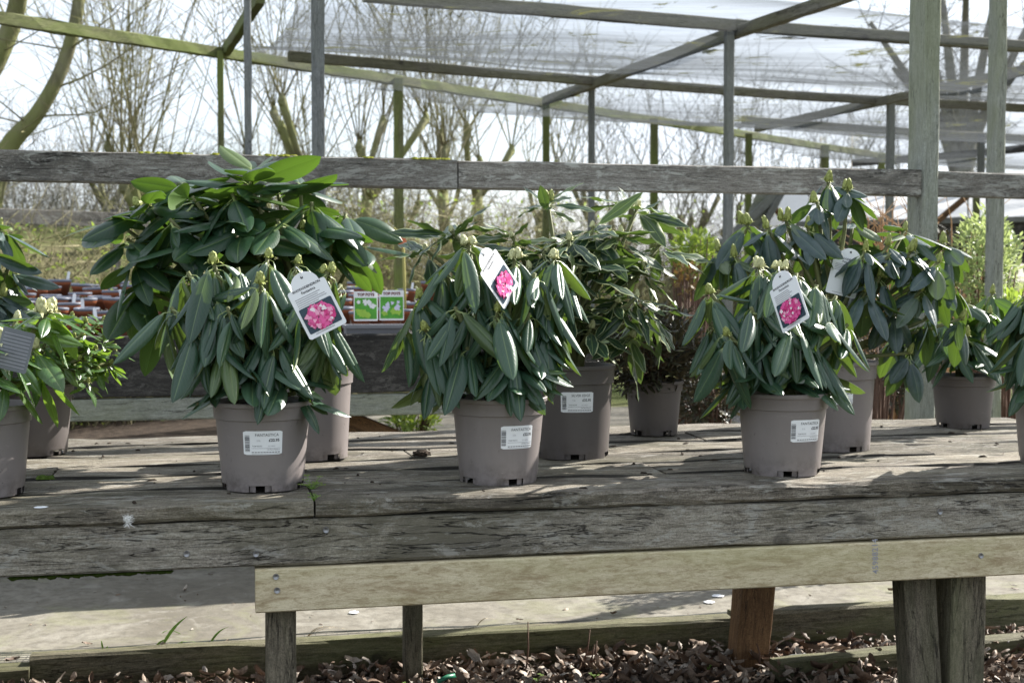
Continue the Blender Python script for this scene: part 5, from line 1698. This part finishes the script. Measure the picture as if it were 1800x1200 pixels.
blade_tuft('grass_tuft', 'bright green grass blades growing through mesh at the edging timber', [(265, 1156, 287, 1112, .0022, .3), (282, 1140, 326, 1079, .003, .1), (285, 1112, 313, 1108, .0016, .6), (300, 1137, 348, 1127, .0016, .1), (318, 1150, 320, 1126, .0016, .0)], M_grass)
blade_tuft('grass_tuft', 'single bright grass blade beside the tall tuft on the concrete', [(366, 1136, 398, 1098, .0022, .1)], M_grass)
blade_tuft('grass_tuft', 'thin pale grass seedling left standing alone by the edging timber', [(184, 1160, 174, 1122, .0014, .1), (188, 1158, 186, 1132, .0012, .1)], M_grass)
blade_tuft('dry_stalks', 'dry straw stalks lying on the lit concrete beyond the bench post', [(540, 1118, 574, 1096, .0011, .2), (541, 1118, 585, 1098, .0011, .1), (543, 1117, 600, 1101, .0009, .1), (838, 1100, 862, 1082, .0012, .2)], M_dry, 'straw')
def stems_small(label, spots, mat, name='dead_twig', r=.0016):
    for i, (x0, y0, x1, y1, Y) in enumerate(spots):
        a, b = at_y(x0, y0, Y * K), at_y(x1, y1, Y * K)
        V, F = tubes([([Vector((0, 0, 0)), (b-a)*.5 + Vector((.004, 0, 0)), b-a], [r, r*.8, r*.5])], 5)
        o = obj(name, mesh_of(name, V, F, mat, True), None, Matrix.Translation(a))
        tag(o, label, 'twig', 'upright twigs in the leaf bed')
stems_small('thin dead twig standing upright in the leaf litter by the edging timber', [(1024, 1172, 1037, 1106, 2.58), (1033, 1172, 1045, 1132, 2.58), (1040, 1172, 1049, 1126, 2.56), (924, 1185, 928, 1092, 2.56), (1335, 1165, 1330, 1130, 2.4)], M_stemr, r=.003)
# little clover-like weeds
def weed(label, px, py, Y, n, size, seed, z=None, mat=M_grass):
    rnd = random.Random(seed)
    c = at_y(px, py, Y * K)
    if z is not None: c.z = z
    e = empty('weed', c, label, 'weed', None)
    V, F, U = [], [], []
    st = []
    for i in range(n):
        a = rnd.random() * 6.28
        tip = Vector((math.cos(a)*size*rnd.uniform(.2, 1), math.sin(a)*size*rnd.uniform(.2, 1)*.6, size*rnd.uniform(.35, 1.3)))
        st.append(([Vector((0, 0, 0)), tip*.6 + Vector((0, 0, size*.15)), tip], .0006))
        for k in range(3):
            a2 = a + k*2.1
            Ml = leafM(tip, Vector((math.cos(a2), math.sin(a2), .2)), Vector((0, -.4, 1)))
            s = size * .35
            b = len(V)
            for (x, y, zz, u, v) in ((0, 0, 0, .5, .2), (-.35, .5, .05, .1, .5), (-.2, .95, 0, .3, .9), (.2, .95, 0, .7, .9), (.35, .5, .05, .9, .5)):
                V.append(Ml @ Vector((x*s, y*s, zz*s))); U.append((u, v))
            F.append((b, b+4, b+3, b+2, b+1))
    me = mesh_of('weed_leaves', V, F, M_lbush, False, U)
    sub('leaves', me, e)
    V, F = tubes(st, 4)
    sub('stems', mesh_of('stems', V, F, M_grass, True), e)
weed('tiny bright green weed sprouting from the plank joint beside the pot', 552, 872, 1.905, 9, .014, 1, BT - .004)
weed('bright green trailing weed against the pot wall above the plank joint', 549, 850, 1.99, 10, .022, 2, BT)
for i, (px, py) in enumerate(((716, 1178), (1045, 1168), (945, 1190), (1245, 1145), (1530, 1150))):
    weed('tiny green seedling in the leaf litter under the bench', px, py, 2.50, 6, .016, 10 + i, .02)
    bpy.data.objects[[o.name for o in C.objects if o.name.startswith('weed') and o.type == 'EMPTY'][-1]]['group'] = 'seedlings in the leaf bed'
# moss on the rail top and under the fascia
def moss(label, x0, x1, Y, z, wy, n, mat, seed, hang=False):
    rnd = random.Random(seed)
    V, F = [], []
    c = Vector(((x0 + x1)/2, Y, z))
    for _ in range(n):
        x = rnd.uniform(x0, x1); s = rnd.uniform(.003, .009)
        p = Vector((x, Y + rnd.uniform(-wy, wy), z + (-.002 if hang else .0))) - c
        b = len(V)
        for k in range(6):
            a = 6.283*k/6
            V.append(p + Vector((s*1.5*math.cos(a), s*math.sin(a), 0)))
        for k in range(6):
            a = 6.283*k/6 + .4
            V.append(p + Vector((s*.8*math.cos(a), s*.6*math.sin(a), (-.6 if hang else .7)*s*rnd.uniform(.6, 1.3))))
        F += [(b+k, b+(k+1) % 6, b+6+(k+1) % 6, b+6+k) for k in range(6)] + [tuple(range(b+6, b+12))]
    o = obj('moss', mesh_of('moss', V, F, mat, True), None, Matrix.Translation(c))
    tag(o, label, 'moss')
    o['kind'] = 'stuff'
def rz(px): return railpt(px, 262).x
def ztop(x):
    t = (x + 3.4) / (xj + 3.4)
    return zr + 0.012 * (1 - t) + wr / 2
for i, (a, b) in enumerate(((245, 335), (370, 412), (455, 520), (640, 655), (725, 788))):
    xa, xb = rz(a), rz(b)
    moss('golden moss cushion growing along the top of the weathered rail', xa, xb, YR, ztop((xa+xb)/2) - .0025, .016, int((b-a)*1.6), M_moss, i + 1)
moss('green moss hanging under the fascia board beyond the new rail', at_y(20, 1012, YF).x, at_y(300, 995, YF).x, YF + .035, BT - .1235, .018, 260, M_mossg, 9, True)
moss('small green moss patch on the bench planks between two pots', at_y(66, 830, 2.18 * K).x, at_y(88, 830, 2.18 * K).x, 2.20 * K, BT - .0015, .012, 40, M_mossg, 12)
# feather on the front plank edge, droppings, lump of compost, bit of twine
c = at_y(225, 912, YF - .006)
rnd = random.Random(8)
ps = []
for _ in range(70):
    a = Vector((rnd.uniform(-.003, .003), rnd.uniform(-.003, .0), rnd.uniform(-.012, .006)))
    ps.append(([a, a + Vector((rnd.uniform(-.010, .010), rnd.uniform(-.006, 0), rnd.uniform(-.008, .010)))], [.0007, .0003]))
V, F = tubes(ps, 4)
tag(obj('feather', mesh_of('feather', V, F, M_feather), None, Matrix.Translation(c)), 'small fluffy white feather caught on the front edge of the bench', 'feather')
def splat(label, px, py, Z, rx, ry, seed, mat=M_white, h=.0012):
    rnd = random.Random(seed)
    c = at_z(px, py, Z)
    n = 14
    V = [(rx*math.cos(6.283*k/n)*rnd.uniform(.75, 1.15), ry*math.sin(6.283*k/n)*rnd.uniform(.75, 1.15), 0) for k in range(n)]
    V += [(x*.7, y*.7, h) for x, y, z in V]
    F = [(k, (k+1) % n, n+(k+1) % n, n+k) for k in range(n)] + [tuple(range(n, 2*n))]
    tag(obj('bird_dropping', mesh_of('bird_dropping', V, F, mat, True), None, Matrix.Translation(c)), label, 'dropping')
splat('thin white bird dropping on the front plank beside the feather', 72, 891, BT + .0008, .014, .010, 1)
splat('white bird dropping splash on the concrete beside the brown leg', 1262, 1046, .049, .020, .022, 2)
splat('second white splash on the concrete near the brown leg', 1247, 1057, .049, .018, .020, 3)
splat('pale dry splash on the concrete past the narrow rear leg', 622, 1075, .049, .017, .018, 4)
c = at_z(741, 800, BT)
bm = bmesh.new()
bmesh.ops.create_icosphere(bm, subdivisions=3, radius=1)
for v in bm.verts:
    f = 1 + .35 * mnoise.noise(v.co * 2.3) + .2 * mnoise.noise(v.co * 6)
    v.co = Vector((v.co.x * .021 * f, v.co.y * .014 * f, max(-.25, v.co.z) * .011 * f + .0027))
me = bpy.data.meshes.new('compost_lump'); bm.to_mesh(me); bm.free()
me.materials.append(M_soil)
tag(obj('compost_lump', me, None, Matrix.Translation(c)), 'dark lump of compost lying on the planks between the pots', 'compost lump')
a = at_z(770, 1197, .045); b = at_z(803, 1186, .05)
V, F = tubes([([Vector((0, 0, 0)), (b-a)*.5 + Vector((0, 0, .004)), b-a], .006)], 8)
tag(obj('green_tube', mesh_of('green_tube', V, F, flat('jade_plastic', (0.03, 0.20, 0.11), .4), True), None, Matrix.Translation(a)), 'short green plastic tube lying in the leaf litter', 'tube')
# dark stone in the litter
c = at_z(1410, 1180, .0)
bm = bmesh.new()
bmesh.ops.create_icosphere(bm, subdivisions=3, radius=1)
for v in bm.verts:
    f = 1 + .3 * mnoise.noise(v.co * 1.7 + Vector((3, 1, 2)))
    v.co = Vector((v.co.x * .07 * f, v.co.y * .035 * f, v.co.z * .028 * f + .022))
me = bpy.data.meshes.new('stone'); bm.to_mesh(me); bm.free()
me.materials.append(flat('blue_grey_stone', (0.12, 0.13, 0.145), .7, var=.4))
tag(obj('stone', me, None, Matrix.Translation(c)), 'blue grey stone half buried in leaf litter by the inner edging timber', 'stone')

def bench_debris():
    rnd = random.Random(12)
    V, F = [], []
    for _ in range(170):
        x, y = rnd.uniform(-1.2, 2.2), YF + .03 + rnd.random() * 1.05
        s = rnd.uniform(.0015, .006)
        a = rnd.random() * 6.28
        el = rnd.uniform(1, 5)
        b = len(V)
        for dx, dy, dz in ((-1, -1, 0), (1, -1, 0), (1, 1, 0), (-1, 1, 0), (-.6, -.5, 1), (.6, -.4, .8), (.5, .5, 1), (-.5, .4, .7)):
            px_, py_ = dx*s*el*.5, dy*s*.6
            V.append(Vector((x + px_*math.cos(a) - py_*math.sin(a), y + px_*math.sin(a) + py_*math.cos(a), BT - .001 + dz*s*.7)))
        F += [(b, b+1, b+5, b+4), (b+1, b+2, b+6, b+5), (b+2, b+3, b+7, b+6), (b+3, b, b+4, b+7), (b+4, b+5, b+6, b+7)]
    tag(obj('bench_debris', mesh_of('bench_debris', V, F, M_soil)), 'dark crumbs of compost and twig scattered over the bench planks', kind='stuff')
bench_debris()
